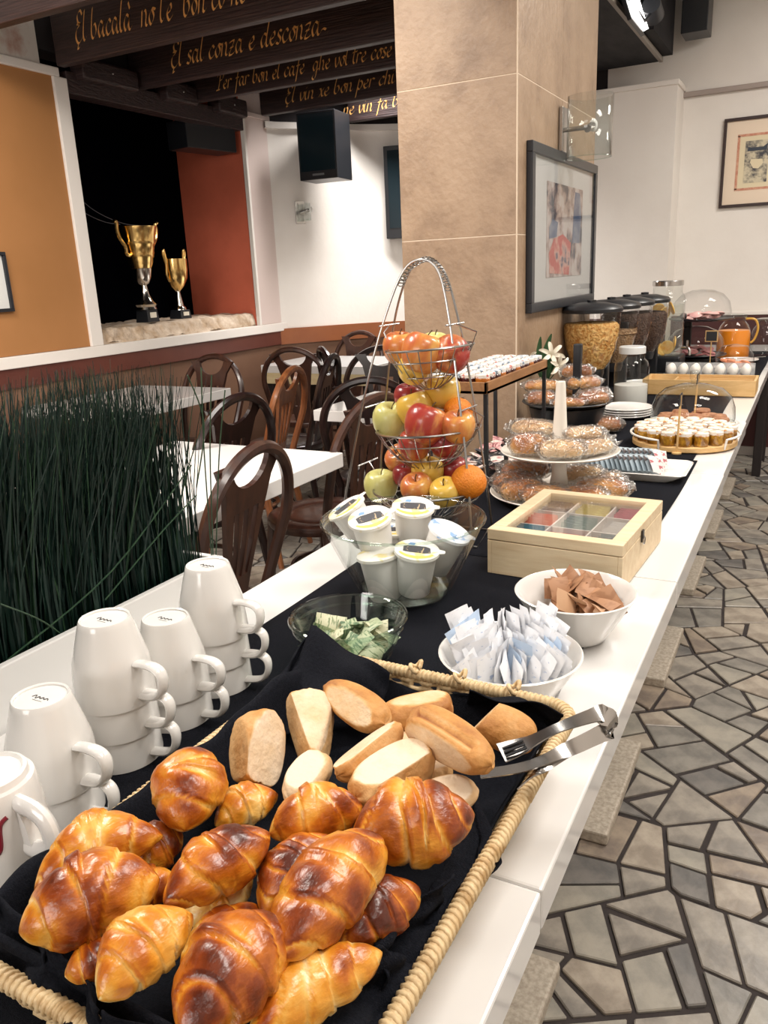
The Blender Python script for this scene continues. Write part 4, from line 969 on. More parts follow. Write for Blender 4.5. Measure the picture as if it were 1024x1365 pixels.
def yoghurt(label, px, zl, axis, foil, lab=True, rz=0.0):
    p = at(*px, zl); z = V(axis).normalized(); x = V((0, 0, 1)).cross(z)
    if x.length < 0.05: x = HR.copy()
    x.normalize(); x = (HR-z*HR.dot(z)).normalized(); y = z.cross(x)
    t = thing('yoghurt_cup', label, 'yoghurt cup', p, group='yoghurt cups in the large glass bowl')
    t.matrix_world = Matrix(((x.x, y.x, z.x, p.x), (x.y, y.y, z.y, p.y), (x.z, y.z, z.z, p.z), (0, 0, 0, 1))) @ Matrix.Rotation(rz, 4, 'Z')
    MB().lathe([(0.0001, -0.078), (0.025, -0.078), (0.0265, -0.076), (0.0300, -0.045), (0.0330, -0.008), (0.0335, -0.003), (0.0365, -0.002), (0.0370, -0.0005)], 36).build('cup', M_cupw, t)
    ld = MB().lathe([(0.0001, 0.0012), (0.030, 0.0012), (0.0335, 0.0016), (0.0372, 0.0006), (0.0380, -0.004)], 36).build('foil_lid', foil, t)
    MB().prism([(0.034, -0.008), (0.046, -0.004), (0.046, 0.005), (0.034, 0.009)], -0.0004, 0.0008).build('pull_tab', foil, ld, smooth=False)
    if lab:
        MB().prism([(-0.022, -0.010), (-0.014, -0.012), (0.013, -0.012), (0.023, -0.009), (0.021, 0.007), (0.013, 0.011), (-0.014, 0.010), (-0.023, 0.006)], 0.0012, 0.0019).build('name_panel', M_label, ld, smooth=False)
        MB().prism([(0.033*cos(a), 0.033*sin(a)) for a in [PI+0.5+(PI-1.0)*k/8 for k in range(9)]]+[(0.030*cos(a), 0.022*sin(a)-0.002) for a in [2*PI-0.55-(PI-1.1)*k/8 for k in range(9)]], 0.0012, 0.0017).build('yellow_print', M_yel, ld, smooth=False)
        MB().prism([(-0.016, 0.014), (-0.006, 0.013), (-0.004, 0.021), (-0.013, 0.022)], 0.0012, 0.0017).build('blue_print', M_blu, ld, smooth=False)
    return t
upv = V((0, 0, 1))
yoghurt('yoghurt cup under the upper left ones, low in the big glass bowl', (505, 738), 0.848, upv+HR*-0.12, M_foil, False)
yoghurt('yoghurt cup deep at the back of the big glass bowl, yellow lid edge showing', (528, 706), 0.850, upv, M_foil)
yoghurt('white yoghurt cup low at the front of the big glass bowl', (556, 733), 0.858, upv-HF*0.15+HR*0.10, M_foil, True, D(-8))
yoghurt('yoghurt cup leaning towards the chair at the left inside the big glass bowl', (461, 676), 0.888, upv-HR*0.55-HF*0.1, M_foil, True, D(25))
yoghurt('yoghurt cup with a dark label at the upper left of the big glass bowl', (493, 690), 0.902, upv-HR*0.15-HF*0.28, M_foil, True, D(15))
yoghurt('yoghurt cup with an orange-yellow lid topmost in the big glass bowl', (551, 675), 0.902, upv-HF*0.22+HR*0.05, M_foil, True, D(-6))
yoghurt('yoghurt cup with a blue and white lid leaning right in the big glass bowl', (600, 708), 0.872, upv+HR*0.42-HF*0.2, M_foilb, False)

# ================================================================== TEA BOX
tb = thing('tea_box', 'pale wooden tea box with a glass lid and nine compartments', 'box', (-0.361, 1.453, TZ+0.003), D(-3.0))
w_, l_, h_ = 0.246, 0.300, 0.086
for nm, a in (('side_panel', (-w_/2+0.004, 0, 0.032, 0.008, l_, 0.064)), ('side_panel', (w_/2-0.004, 0, 0.032, 0.008, l_, 0.064)), ('front_panel', (0, -l_/2+0.004, 0.032, w_-0.016, 0.008, 0.064)), ('back_panel', (0, l_/2-0.004, 0.032, w_-0.016, 0.008, 0.064)), ('bottom', (0, 0, 0.003, w_-0.016, l_-0.016, 0.006))):
    MB().box(*a).build(nm, M_pine, tb, smooth=False, bevel=0.001)
fw = 0.026
lid = MB().box(0, -l_/2+fw/2, 0.0755, w_, fw, 0.0205).build('lid_front_rail', M_pine, tb, smooth=False, bevel=0.0015)
MB().box(0, l_/2-fw/2, 0.0755, w_, fw, 0.0205).build('lid_back_rail', M_pine, tb, smooth=False, bevel=0.0015)
for s in (-1, 1): MB().box(s*(w_/2-fw/2), 0, 0.0755, fw, l_-2*fw, 0.0205).build('lid_side_rail', M_pine, tb, smooth=False, bevel=0.0015)
MB().box(0, 0, 0.079, w_-2*fw+0.006, l_-2*fw+0.006, 0.0025).build('glass_pane', M_clear, tb, smooth=False)
M_div = mat('white_card_divider', (0.80, 0.74, 0.68), 0.6)
for k in (-1, 1):
    MB().box(k*(w_-0.016)/6, 0, 0.038, 0.003, l_-0.018, 0.064).build('divider', M_div, tb, smooth=False)
    MB().box(0, k*(l_-0.016)/6, 0.038, w_-0.018, 0.003, 0.064).build('divider', M_div, tb, smooth=False)
lt_ = MB().box(w_/2+0.002, -0.02, 0.064, 0.003, 0.012, 0.022).build('latch', mat('dark_latch', (0.05, 0.045, 0.04), 0.4, 0.8), tb, smooth=False)
MB().tube([(w_/2+0.005, -0.02+0.007*cos(a), 0.056+0.007*sin(a)) for a in [2*PI*k/12 for k in range(12)]], 0.0012, 5, True).build('latch_loop', M_steel, lt_)
teac = [('teal', (0.05, 0.20, 0.28), 9), ('pink', (0.75, 0.32, 0.30), 2), ('grey', (0.30, 0.33, 0.33), 5), ('coral', (0.80, 0.30, 0.20), 3), ('sage', (0.35, 0.42, 0.38), 4), ('white', (0.75, 0.72, 0.68), 3), ('brown', (0.14, 0.09, 0.08), 5), ('mustard', (0.66, 0.52, 0.16), 5), ('crimson', (0.50, 0.10, 0.14), 5)]
tm = {}
for n, c, k in teac: tm[n] = printed(n+'_tea_paper', c, tuple(min(1, x*1.7+0.05) for x in c), 0.60, 50)
cw, cl = (w_-0.016)/3, (l_-0.016)/3; Mtb = T(*tb.location, rz=tb.rotation_euler.z)
for i, (n, c, k) in enumerate(teac):
    cx, cy = (i % 3-1)*cw, (i//3-1)*cl
    for j in range(k):
        y = cy+(j-(k-1)/2)*(cl*0.82/max(k, 5)); M = Mtb @ T(cx+(0.012 if n == 'grey' else 0), y, 0.045, rx=PI/2-0.30)
        putmesh(('tea', n), lambda: sheet(0.058, 0.054, 0.004, 80+i), tm[n], None, M, 'tea_bag', n+' tea bag envelope standing in the wooden tea box', 'tea bag', 'tea bags in the wooden box')
def flat_bag(n, cx, cy, zz, rz):
    putmesh(('tea', n), None, tm[n], None, Mtb @ T(cx, cy, zz, rx=0.1, rz=rz), 'tea_bag', n+' tea bag envelope lying flat in the wooden tea box', 'tea bag', 'tea bags lying flat in the wooden box')
flat_bag('pink', 0, -cl, 0.056, 0.1); flat_bag('coral', -cw, 0, 0.058, 0.2); flat_bag('mustard', 0, cl, 0.060, 0.1); flat_bag('crimson', cw, cl, 0.060, 0.0)

# ================================================================== FRUIT STAND
FY = 1.50
fs = thing('fruit_stand', 'three-tier chrome wire fruit stand with an arched handle', 'fruit stand', (aty(572, 690, FY).x, FY, TZ+0.003))
F0 = V(fs.location)
def lw(p): return V(p)-F0
wire = 0.0019
for dy, tagp in ((-0.055, -1), (0.035, 1)):        # two bent rods over the top
    a0 = V((-0.165+0.02*tagp, dy*1.3, 0.0)); 
    pts = [a0, V((-0.140+0.012*tagp, dy*1.0, 0.16)), V((-0.105+0.006*tagp, dy*0.75, 0.33)), V((-0.070, dy*0.5, 0.46)), V((-0.030, dy*0.32, 0.545)), V((0.012, dy*0.28, 0.562)), V((0.045, dy*0.32, 0.535)), V((0.068, dy*0.5, 0.45)), V((0.088, dy*0.75, 0.33)), V((0.112, dy*1.0, 0.16)), V((0.128, dy*1.3, 0.0))]
    MB().tube(crom(pts, 6), wire*1.25, 7).build('frame_rod', M_chrome, fs)
MB().tube([(-0.185, -0.07, 0.002), (-0.145, 0.045, 0.002), (0.118, 0.045, 0.002), (0.138, -0.07, 0.002)], wire*1.25, 7, True).build('base_ring', M_chrome, fs)
q = crom([V((-0.048, 0, 0.515)), V((-0.028, 0, 0.547)), V((0.012, 0, 0.563)), V((0.040, 0, 0.543)), V((0.055, 0, 0.505))], 60)
MB().tube([p+V((0.0, 0.014*cos(i*0.55), 0.0045*sin(i*0.55))) for i, p in enumerate(q)], 0.0013, 5).build('coiled_grip', M_chrome, fs)
tiers = []
for (px, py, rx_, zz, dep, nm) in ((573, 474, 0.090, 1.146, 0.085, 'top'), (571, 578, 0.110, 0.980, 0.088, 'middle'), (573, 655, 0.122, 0.853, 0.075, 'bottom')):
    c = aty(px, py, FY-0.005); c.z = zz; tiers.append((c, rx_, dep))
    b = MB(); l = lw(c)
    b.tube([l+V((rx_*cos(a), rx_*sin(a)*0.92, 0.006*cos(a))) for a in [2*PI*k/48 for k in range(48)]], wire*1.3, 6, True)
    tr = b.build('tier_basket', M_chrome, fs)
    b = MB()
    for k in range(22):
        a = 2*PI*k/22
        b.tube([l+V((rx_*cos(a)*f, rx_*sin(a)*0.92*f, -dep*(1-f**2.2)+0.006*cos(a)*f)) for f in (1.0, 0.93, 0.84, 0.72, 0.58, 0.42, 0.26)], wire*0.62, 5)
    b.build('ribs', M_chrome, tr)
    b = MB()
    for f in (0.26, 0.62, 0.86):
        b.tube([l+V((rx_*cos(a)*f, rx_*sin(a)*0.92*f, -dep*(1-f**2.2)+0.006*cos(a)*f-0.001)) for a in [2*PI*k/36 for k in range(36)]], wire*0.75, 5, True)
    b.build('hoops', M_chrome, tr)
    for s in (-1, 1):
        b = MB()
        zr_ = zz-F0.z+0.045; tab = ((0, -0.165), (0.16, -0.140), (0.33, -0.105), (0.46, -0.070)) if s < 0 else ((0, 0.128), (0.16, 0.112), (0.33, 0.088), (0.45, 0.068))
        xs = next(x0+(x1-x0)*(zr_-z0)/(z1-z0) for (z0, x0), (z1, x1) in zip(tab, tab[1:]) if zr_ <= z1)
        b.tube([l+V((s*rx_, 0, 0)), l+V((s*(rx_+0.012), 0, 0.030)), V((xs, 0, zz-F0.z+0.045))], wire*0.9, 5)
        b.tube([V((xs-0.002, -0.045, zz-F0.z+0.045)), V((xs+0.002, 0.038, zz-F0.z+0.045))], wire*0.9, 5)
        b.add([],[]); hang = b.build('hanger', M_chrome, tr)
M_stem = mat('fruit_stem', (0.08, 0.045, 0.02), 0.7)
def fruitmat(name, a, b, c, lo=0.3, hi=0.7, scale=9, rough=0.28):
    return mat(name, a, rough, col2=c, col3=b, scale=scale, stretch=(2.2, 2.2, 0.7), lo=lo, hi=hi, detail=5, coat=0.25)
FM = {'red': fruitmat('red_apple_skin', (0.30, 0.020, 0.020), (0.38, 0.045, 0.03), (0.66, 0.30, 0.07)),
      'stripe': fruitmat('striped_apple_skin', (0.42, 0.06, 0.03), (0.58, 0.20, 0.05), (0.72, 0.42, 0.10)),
      'yellow': fruitmat('yellow_apple_skin', (0.72, 0.46, 0.07), (0.74, 0.50, 0.10), (0.66, 0.22, 0.05), 0.45, 0.8),
      'green': fruitmat('green_apple_skin', (0.58, 0.57, 0.17), (0.64, 0.62, 0.24), (0.55, 0.50, 0.13)),
      'dark': fruitmat('dark_red_apple_skin', (0.16, 0.010, 0.018), (0.26, 0.02, 0.025), (0.38, 0.06, 0.04)),
      'orange': mat('orange_peel', (0.80, 0.25, 0.015), 0.42, col2=(0.72, 0.20, 0.01), scale=30, bump=0.35, bscale=260)}
apple_prof = [(0.0001, -0.80), (0.16, -0.86), (0.34, -0.90), (0.56, -0.84), (0.78, -0.62), (0.94, -0.25), (1.0, 0.12), (0.97, 0.42), (0.84, 0.70), (0.62, 0.86), (0.40, 0.88), (0.20, 0.78), (0.06, 0.66), (0.0001, 0.62)]
def fruit(label, px, py, rpx, Y, kind, ax=(0.1, -0.1, 1), orange=False):
    c = aty(px, py, Y); R = rpx/scl(c); z = V(ax).normalized(); x = z.orthogonal().normalized(); y = z.cross(x)
    t = thing('orange' if orange else 'apple', label, 'orange' if orange else 'apple', c, group='fruit on the wire stand')
    t.matrix_world = Matrix(((x.x, y.x, z.x, c.x), (x.y, y.y, z.y, c.y), (x.z, y.z, z.z, c.z), (0, 0, 0, 1)))
    if orange:
        MB().lathe([(max(1e-4, R*sin(PI*k/16)), -R*0.95*cos(PI*k/16)) for k in range(17)], 28).build('flesh_and_peel', FM[kind], t, smooth='all')
        MB().lathe([(0.0001, 0.002), (0.003, 0.0015), (0.004, 0)], 8, T(z=R*0.947)).build('stem_button', M_stem, t)
    else:
        pr = crom([(a*R, 0, b*R*0.98) for a, b in apple_prof], 2)
        MB().lathe([(max(p.x, 1e-5), p.z) for p in pr], 28).build('skin', FM[kind], t, smooth='all')
        MB().tube([(0, 0, 0.60*R), (0.02*R, 0, 0.9*R), (0.12*R, 0, 1.12*R)], [0.0014, 0.0011, 0.0016], 5).build('stem', M_stem, t)
        b = MB()
        for k in range(5): b.add([(0, 0, -0.80*R), (0.10*R*cos(k*1.257), 0.10*R*sin(k*1.257), -0.90*R), (0.10*R*cos(k*1.257+0.9), 0.10*R*sin(k*1.257+0.9), -0.90*R)], [(0, 1, 2)])
        b.build('calyx', M_stem, t, smooth=False)
tow = -HF
fruit('red and yellow apple at the left of the top tier', 533, 464, 23, 1.52, 'stripe')
fruit('large striped apple in the middle of the top tier', 563, 471, 29, 1.47, 'stripe', (0.3, 0.2, 1))
fruit('apple with its calyx facing out at the right of the top tier', 601, 473, 26, 1.49, 'red', (tow*-1)+V((0.1, 0, 0.25)))
fruit('apple at the bottom of the top tier seen through the wires', 551, 493, 21, 1.48, 'yellow', (tow*-1)+V((0, 0, 0.5)))
fruit('yellow-green apple at the back of the top tier', 580, 462, 20, 1.55, 'green')
fruit('pale green apple at the left of the middle tier', 520, 560, 24, 1.50, 'green', (0.3, -0.2, 1))
fruit('small dark red apple at the back left of the middle tier', 545, 530, 20, 1.54, 'dark')
fruit('yellow apple highest at the back of the middle tier', 590, 523, 24, 1.54, 'yellow')
fruit('golden apple behind the big red one of the middle tier', 554, 546, 25, 1.50, 'yellow', (-0.3, 0, 1))
fruit('big red apple at the front of the middle tier', 567, 566, 29, 1.455, 'red', (0.3, 0.3, 1))
fruit('orange at the right of the middle tier', 611, 549, 20, 1.52, 'orange', (0.3, 0.2, 1), True)
fruit('red apple with a stem at the right of the middle tier', 611, 569, 23, 1.47, 'stripe', (0.1, -0.3, 1))
fruit('red apple low under the big one, pressed against the middle wires', 553, 593, 22, 1.47, 'red')
fruit('dark apple low at the right bottom of the middle tier', 592, 592, 19, 1.48, 'dark')
fruit('orange-red apple at the back left of the bottom tier', 535, 613, 21, 1.54, 'stripe', (-0.2, -0.6, 0.8))
fruit('yellow-green apple at the left of the bottom tier', 508, 648, 23, 1.49, 'green')
fruit('small red apple peeking out between tiers on the bottom', 539, 634, 16, 1.49, 'dark')
fruit('yellow apple in the centre of the bottom tier', 570, 630, 22, 1.49, 'yellow')
fruit('dark red apple at the back right of the bottom tier', 604, 627, 20, 1.53, 'dark')
fruit('bright orange at the right of the bottom tier', 625, 642, 24, 1.46, 'orange', (0.3, 0.3, 1), True)
fruit('striped apple at the front of the bottom tier above the yoghurts', 556, 652, 22, 1.44, 'stripe', (0.1, -0.5, 1))
fruit('greenish red apple at the front right of the bottom tier', 594, 657, 21, 1.44, 'yellow', (0, -0.5, 1))
# ================================================================== JAM RISER
rz0 = 0.995
jr = thing('jam_riser', 'oak tray on thin black legs holding small jam jars', 'riser', (-0.785, 2.13, TZ))
MB().box(0, 0, rz0-TZ+0.004, 0.170, 0.520, 0.008).build('tray_board', M_oak, jr, smooth=False, bevel=0.001)
for a in ((0.081, 0, 0.008, 0.520), (-0.081, 0, 0.008, 0.520), (0, 0.256, 0.170, 0.008), (0, -0.256, 0.170, 0.008)):
    MB().box(a[0], a[1], rz0-TZ+0.0145, a[2], a[3], 0.029).build('tray_rail', M_oak, jr, smooth=False, bevel=0.001)
for sx in (-1, 1):
    for sy in (-1, 1): MB().box(sx*0.078, sy*0.250, (rz0-TZ)/2, 0.010, 0.010, rz0-TZ-0.002).build('leg', M_black, jr, smooth=False)
M_jamd = mat('dark_jam', (0.05, 0.008, 0.010), 0.15, coat=0.5)
M_jama = mat('apricot_jam', (0.45, 0.14, 0.02), 0.15, coat=0.5)
M_hon = mat('honey', (0.52, 0.27, 0.03), 0.10, coat=0.8, col2=(0.22, 0.09, 0.01), scale=60, lo=0.4, hi=0.6)
lidm = [mat('white_blue_lid', (0.80, 0.79, 0.76), 0.4, col2=(0.20, 0.27, 0.36), scale=90, lo=0.5, hi=0.58), mat('white_red_lid', (0.80, 0.77, 0.72), 0.4, col2=(0.55, 0.10, 0.08), scale=90, lo=0.55, hi=0.62),
        mat('orange_print_lid', (0.82, 0.75, 0.66), 0.35, col2=(0.72, 0.27, 0.06), scale=70, lo=0.52, hi=0.60)]
def mini_jar(label, loc, cont, lidmat, R=0.0185, h=0.036, group=None, key=None):
    t = thing('mini_jar', label, 'jar', loc, rnd.uniform(0, 6), group)
    k = ('jar', key)
    if k not in proto:
        g = MB().lathe([(0.0001, 0.0), (R*0.93, 0.0), (R, 0.003), (R, h*0.70), (R*0.86, h*0.78), (0.0001, h*0.79)], 18).build('glass_with_filling', cont, t)
        l = MB().lathe([(R*0.90, h*0.74), (R*0.97, h*0.75), (R*0.98, h*0.97), (R*0.90, h), (0.0001, h)], 18).build('lid', lidmat, t)
        proto[k] = (g, l)
    else:
        for o in proto[k]:
            c = o.copy(); C.objects.link(c); c.parent = t
    return t
for i in range(4):
    for j in range(12):
        kk = (j//2+i//2) % 2
        mini_jar('%s-lidded jam jar on oak riser, %s from the near end, %s column' % (('blue', 'red')[kk], ORD[j], ('leftmost', 'second', 'third', 'rightmost')[i]), (-0.785-0.060+0.040*i, 1.908+0.0403*j, rz0+0.009), M_jamd if (i+j) % 3 else M_jama, lidm[kk], group='jam jars on the oak riser', key=(kk, (i+j) % 3 > 0))
# portion packs under the riser
M_pk = [printed('pink_pack', (0.72, 0.42, 0.40), (0.25, 0.06, 0.08), 0.5, 40), printed('black_pack', (0.05, 0.05, 0.06), (0.6, 0.55, 0.5), 0.55, 40), printed('pale_pack', (0.74, 0.68, 0.62), (0.45, 0.16, 0.16), 0.52, 40)]
ptr = thing('snack_tray', 'shallow black tray of small packs on the counter under the oak riser', 'tray', (-0.775, 2.15, TZ))
MB().box(0, 0, 0.005, 0.165, 0.40, 0.006).build('tray_floor', M_black, ptr, smooth=False)
for a in ((0.082, 0, 0.004, 0.40), (-0.082, 0, 0.004, 0.40), (0, 0.2, 0.168, 0.004), (0, -0.2, 0.168, 0.004)): MB().box(a[0], a[1], 0.010, a[2], a[3], 0.018).build('tray_rim', M_black, ptr, smooth=False)
r = random.Random(13)
for i in range(44):
    k = r.randrange(3); x, y = -0.775+r.uniform(-0.062, 0.062), 2.15+r.uniform(-0.18, 0.18)
    putmesh(('pk', k), lambda: sheet(0.038, 0.032, 0.010, 90+k), M_pk[k], None, orient((x, y, TZ+0.020+0.020*i/44), V((r.gauss(0, .3), r.gauss(0, .3), 1)), V((r.gauss(0, 1), r.gauss(0, 1), 0.1))), 'snack_pack',
            ('pink printed', 'black printed', 'pale printed')[k]+' snack pack in the tray under the oak riser', 'packet', 'snack packs under the riser')

# ================================================================== WRAPPED PASTRIES
M_pas = [tonemat('golden_pastry', [(0.0, hx('#f0c987')), (0.4, hx('#dd9a45')), (0.75, hx('#b4661f')), (1.0, hx('#7c3f12'))], 0.45, 24, 0.5, 0.4, 90),
         tonemat('brown_pastry', [(0.0, hx('#e2b072')), (0.4, hx('#c27a35')), (0.75, hx('#8f4a1b')), (1.0, hx('#5a2b12'))], 0.45, 24, 0.5, 0.4, 90),
         tonemat('pale_sugared_pastry', [(0.0, hx('#f5e2c4')), (0.5, hx('#e5bd88')), (1.0, hx('#b97a42'))], 0.5, 40, 0.6, 0.4, 120)]
def pastry_mesh(L, W, H, kind, seed):
    r = random.Random(seed); ph = [r.uniform(0, 6) for _ in range(4)]; b = MB(); nu, nv = 34, 22
    for i in range(nu):
        th = PI*i/(nu-1)
        for j in range(nv):
            v = 2*PI*j/nv; sx = math.copysign(abs(cos(th))**0.75, -cos(th)); st_ = sin(th)**0.7
            y = W/2*st_*cos(v); z = H/2*st_*sin(v); x = L/2*sx
            if kind == 1:      # ridged, croissant-like
                k = abs(sx)*3 % 1.0; y *= 0.9+0.14*k; z *= 0.9+0.14*k; y -= 0.15*L*(sx*sx-0.3)
            if kind == 2: z = max(z, -H*0.32); y *= 1+0.03*sin(v*9)     # muffin slice in a case
            b.v.append((x, y, max(z, -H*0.38))); b.c.append(min(0.95, max(0.05, 0.42+0.22*sin(v)+0.15*sin(3*th+ph[0])-0.2*(sin(v) < -0.3))))
    for i in range(nu-1):
        for j in range(nv): b.f.append((i*nv+j, i*nv+(j+1) % nv, (i+1)*nv+(j+1) % nv, (i+1)*nv+j))
    return b
def wrap_mesh(L, W, H, seed):
    r = random.Random(seed+99); b = MB(); nu, nv = 40, 36; ph = [r.uniform(0, 6) for _ in range(4)]
    for i in range(nu):
        u = -1+2*i/(nu-1); e = abs(u); fl = max(0, (e-0.72)/0.28)
        for j in range(nv):
            v = 2*PI*j/nv; k = (1-e**6)**0.5 if e < 1 else 0
            jit = 1.03+0.07*sin(5*v+ph[0]+4*u)+0.06*sin(9*v+17*u+ph[1])+0.04*sin(14*v-23*u+ph[3])
            y = (W/2*1.10*k*(1-fl)+W*0.50*fl)*cos(v)*jit; z = (H/2*1.12*k*(1-fl)+0.0015*fl)*sin(v)*jit+fl*0.006*sin(4*cos(v)*2+ph[2])+fl*H*0.15
            b.v.append((u*L/2*1.24, y, max(z, -H*0.42)))
    for i in range(nu-1):
        for j in range(nv): b.f.append((i*nv+j, i*nv+(j+1) % nv, (i+1)*nv+(j+1) % nv, (i+1)*nv+j))
    return b
def pastry(label, loc, rz, L=0.10, W=0.055, H=0.045, kind=0, m=0, rx=0.0, ry=0.0, group=None, seed=0):
    t = thing('wrapped_pastry', label, 'pastry', loc, rz, group); t.rotation_euler = (rx, ry, rz)
    pastry_mesh(L, W, H, kind, seed).build('pastry', M_pas[m], t, smooth='all')
    wrap_mesh(L, W, H, seed).build('cellophane', M_wrap, t, smooth='all')
    return t
M_cream2 = mat('cream_enamel', (0.80, 0.76, 0.69), 0.25)
CK = V((-0.508, 1.845, TZ+0.003))
ck = thing('cake_stand', 'two-tier cream cake stand with a tapering centre post', 'cake stand', CK)
def plate_prof(R, th=0.004, lip=0.008): return [(0.0001, 0.0), (R*0.55, 0.0), (R*0.80, 0.003), (R*0.97, lip), (R, lip+0.004), (R*0.985, lip+0.006), (R*0.96, lip+0.003), (R*0.80, 0.003+th), (R*0.55, th), (0.0001, th)]
MB().lathe(plate_prof(0.166), 56, T(z=0.008)).build('lower_plate', M_cream2, ck)
MB().lathe([(0.06, 0.0), (0.06, 0.008), (0.0001, 0.008)], 32).build('foot', M_cream2, ck)
MB().lathe(plate_prof(0.140), 56, T(z=0.108)).build('upper_plate', M_cream2, ck)
MB().lathe([(0.030, 0.012), (0.024, 0.03), (0.018, 0.060), (0.0165, 0.108)], 28).build('lower_post', M_cream2, ck)
MB().lathe([(0.022, 0.112), (0.0185, 0.14), (0.0150, 0.20), (0.0115, 0.27), (0.0105, 0.281), (0.0001, 0.283)], 28).build('upper_post', M_cream2, ck)
def ring(specs, c, z, grp, lab):
    for i, (ang, rad, L, W, H, kind, m, rz, dz, rx, txt) in enumerate(specs):
        a = D(ang); d = HR*cos(a)+HF*sin(a)
        pastry(txt+' '+lab, (c.x+d.x*rad, c.y+d.y*rad, z+dz+H*0.45), D(rz), L, W, H, kind, m, rx=D(rx), group=grp, seed=i*3+int(z*1000) % 50)
ring([(-100, 0.085, 0.095, 0.075, 0.045, 2, 2, 10, 0, 0, 'wrapped sugared muffin slice in front of the post'), (-160, 0.085, 0.085, 0.055, 0.050, 2, 0, 30, 0, 10, 'wrapped paper-cased muffin at the left'), (-40, 0.085, 0.105, 0.050, 0.035, 0, 2, 55, 0, 0, 'flat pale wrapped pastry right of the post'),
      (10, 0.085, 0.105, 0.045, 0.032, 0, 2, 70, 0, 5, 'long pale wrapped pastry at the right'), (135, 0.075, 0.11, 0.060, 0.035, 0, 2, -10, 0.030, 8, 'sugar-topped wrapped bun stacked at the back left'), (60, 0.085, 0.10, 0.05, 0.04, 0, 0, 20, 0, 0, 'wrapped golden bun at the back right'), (-15, 0.055, 0.085, 0.05, 0.03, 0, 2, 40, 0.028, 0, 'small pale wrapped pastry lying on top')],
     CK, CK.z+0.118, 'wrapped pastries on the upper plate', 'of the upper plate')
ring([(-150, 0.115, 0.10, 0.065, 0.050, 0, 0, 40, 0, 0, 'wrapped golden roll at the front left'), (-118, 0.115, 0.10, 0.06, 0.045, 0, 0, 20, 0.0, 0, 'wrapped glossy golden bun at the front'), (175, 0.105, 0.12, 0.055, 0.045, 0, 1, 60, 0.010, 0, 'wrapped brown loaf at the left'), (150, 0.085, 0.12, 0.055, 0.045, 0, 1, 40, 0.026, 10, 'wrapped brown loaf stacked at the back left'),
      (-35, 0.105, 0.12, 0.070, 0.045, 0, 0, 20, 0.0, 0, 'wrapped orange-glazed cake at the right'), (0, 0.12, 0.09, 0.06, 0.04, 0, 2, 80, 0, 0, 'wrapped pale bun at the far right'), (45, 0.105, 0.10, 0.055, 0.045, 0, 2, 10, 0, 0, 'wrapped pale roll at the back right'), (-75, 0.11, 0.10, 0.055, 0.04, 0, 0, 5, 0, 0, 'wrapped golden bun hidden behind the tea box')],
     CK, CK.z+0.016, 'wrapped pastries on the lower plate', 'of the lower plate')
# black pedestal tray with pastries
BK = V((-0.712, 2.665, TZ+0.003))
bs = thing('pastry_pedestal', 'round black pedestal tray heaped with wrapped pastries', 'cake stand', BK)
MB().lathe(plate_prof(0.150, 0.005, 0.012), 48, T(z=0.088)).build('tray', M_black, bs)
MB().lathe([(0.10, 0.0), (0.105, 0.004), (0.118, 0.05), (0.128, 0.088)], 40).build('drum', M_black, bs)
MB().box(0.028, 0.02, 0.19, 0.026, 0.026, 0.20).build('handle_post', M_black, bs, smooth=False, bevel=0.003)
ring([(-160, 0.10, 0.09, 0.06, 0.05, 2, 1, 20, 0, 0, 'wrapped brown muffin at the left'), (-100, 0.10, 0.10, 0.045, 0.032, 0, 0, 15, 0, 0, 'wrapped flat golden pastry at the front'), (-50, 0.10, 0.10, 0.06, 0.05, 1, 1, 30, 0, 0, 'dark wrapped croissant at the front right'), (-10, 0.10, 0.085, 0.06, 0.05, 2, 1, 70, 0, 0, 'wrapped chocolate muffin at the right'),
      (60, 0.09, 0.10, 0.055, 0.045, 1, 0, 20, 0.0, 0, 'wrapped croissant at the back'), (150, 0.085, 0.12, 0.055, 0.04, 0, 0, 10, 0.035, 0, 'long wrapped golden pastry laid on top at the left'), (10, 0.055, 0.11, 0.055, 0.045, 1, 0, 35, 0.042, 0, 'wrapped golden croissant laid on top at the right'), (50, 0.070, 0.10, 0.05, 0.045, 1, 1, 10, 0.075, 0, 'topmost wrapped croissant behind the post')],
     BK, BK.z+0.097, 'wrapped pastries on the black pedestal', 'of the black pedestal')
p = at(806, 577); pastry('single wrapped brown pastry lying on the black cloth beside the cake stand', (p.x, p.y, TZ+0.028), D(20), 0.105, 0.070, 0.05, 0, 1, group='loose pastries', seed=31)
p = at(770, 590); pastry('pale wrapped pastry lying behind the upper plate of the cake stand', (p.x, p.y, TZ+0.026), D(-10), 0.11, 0.065, 0.045, 0, 2, group='loose pastries', seed=33)

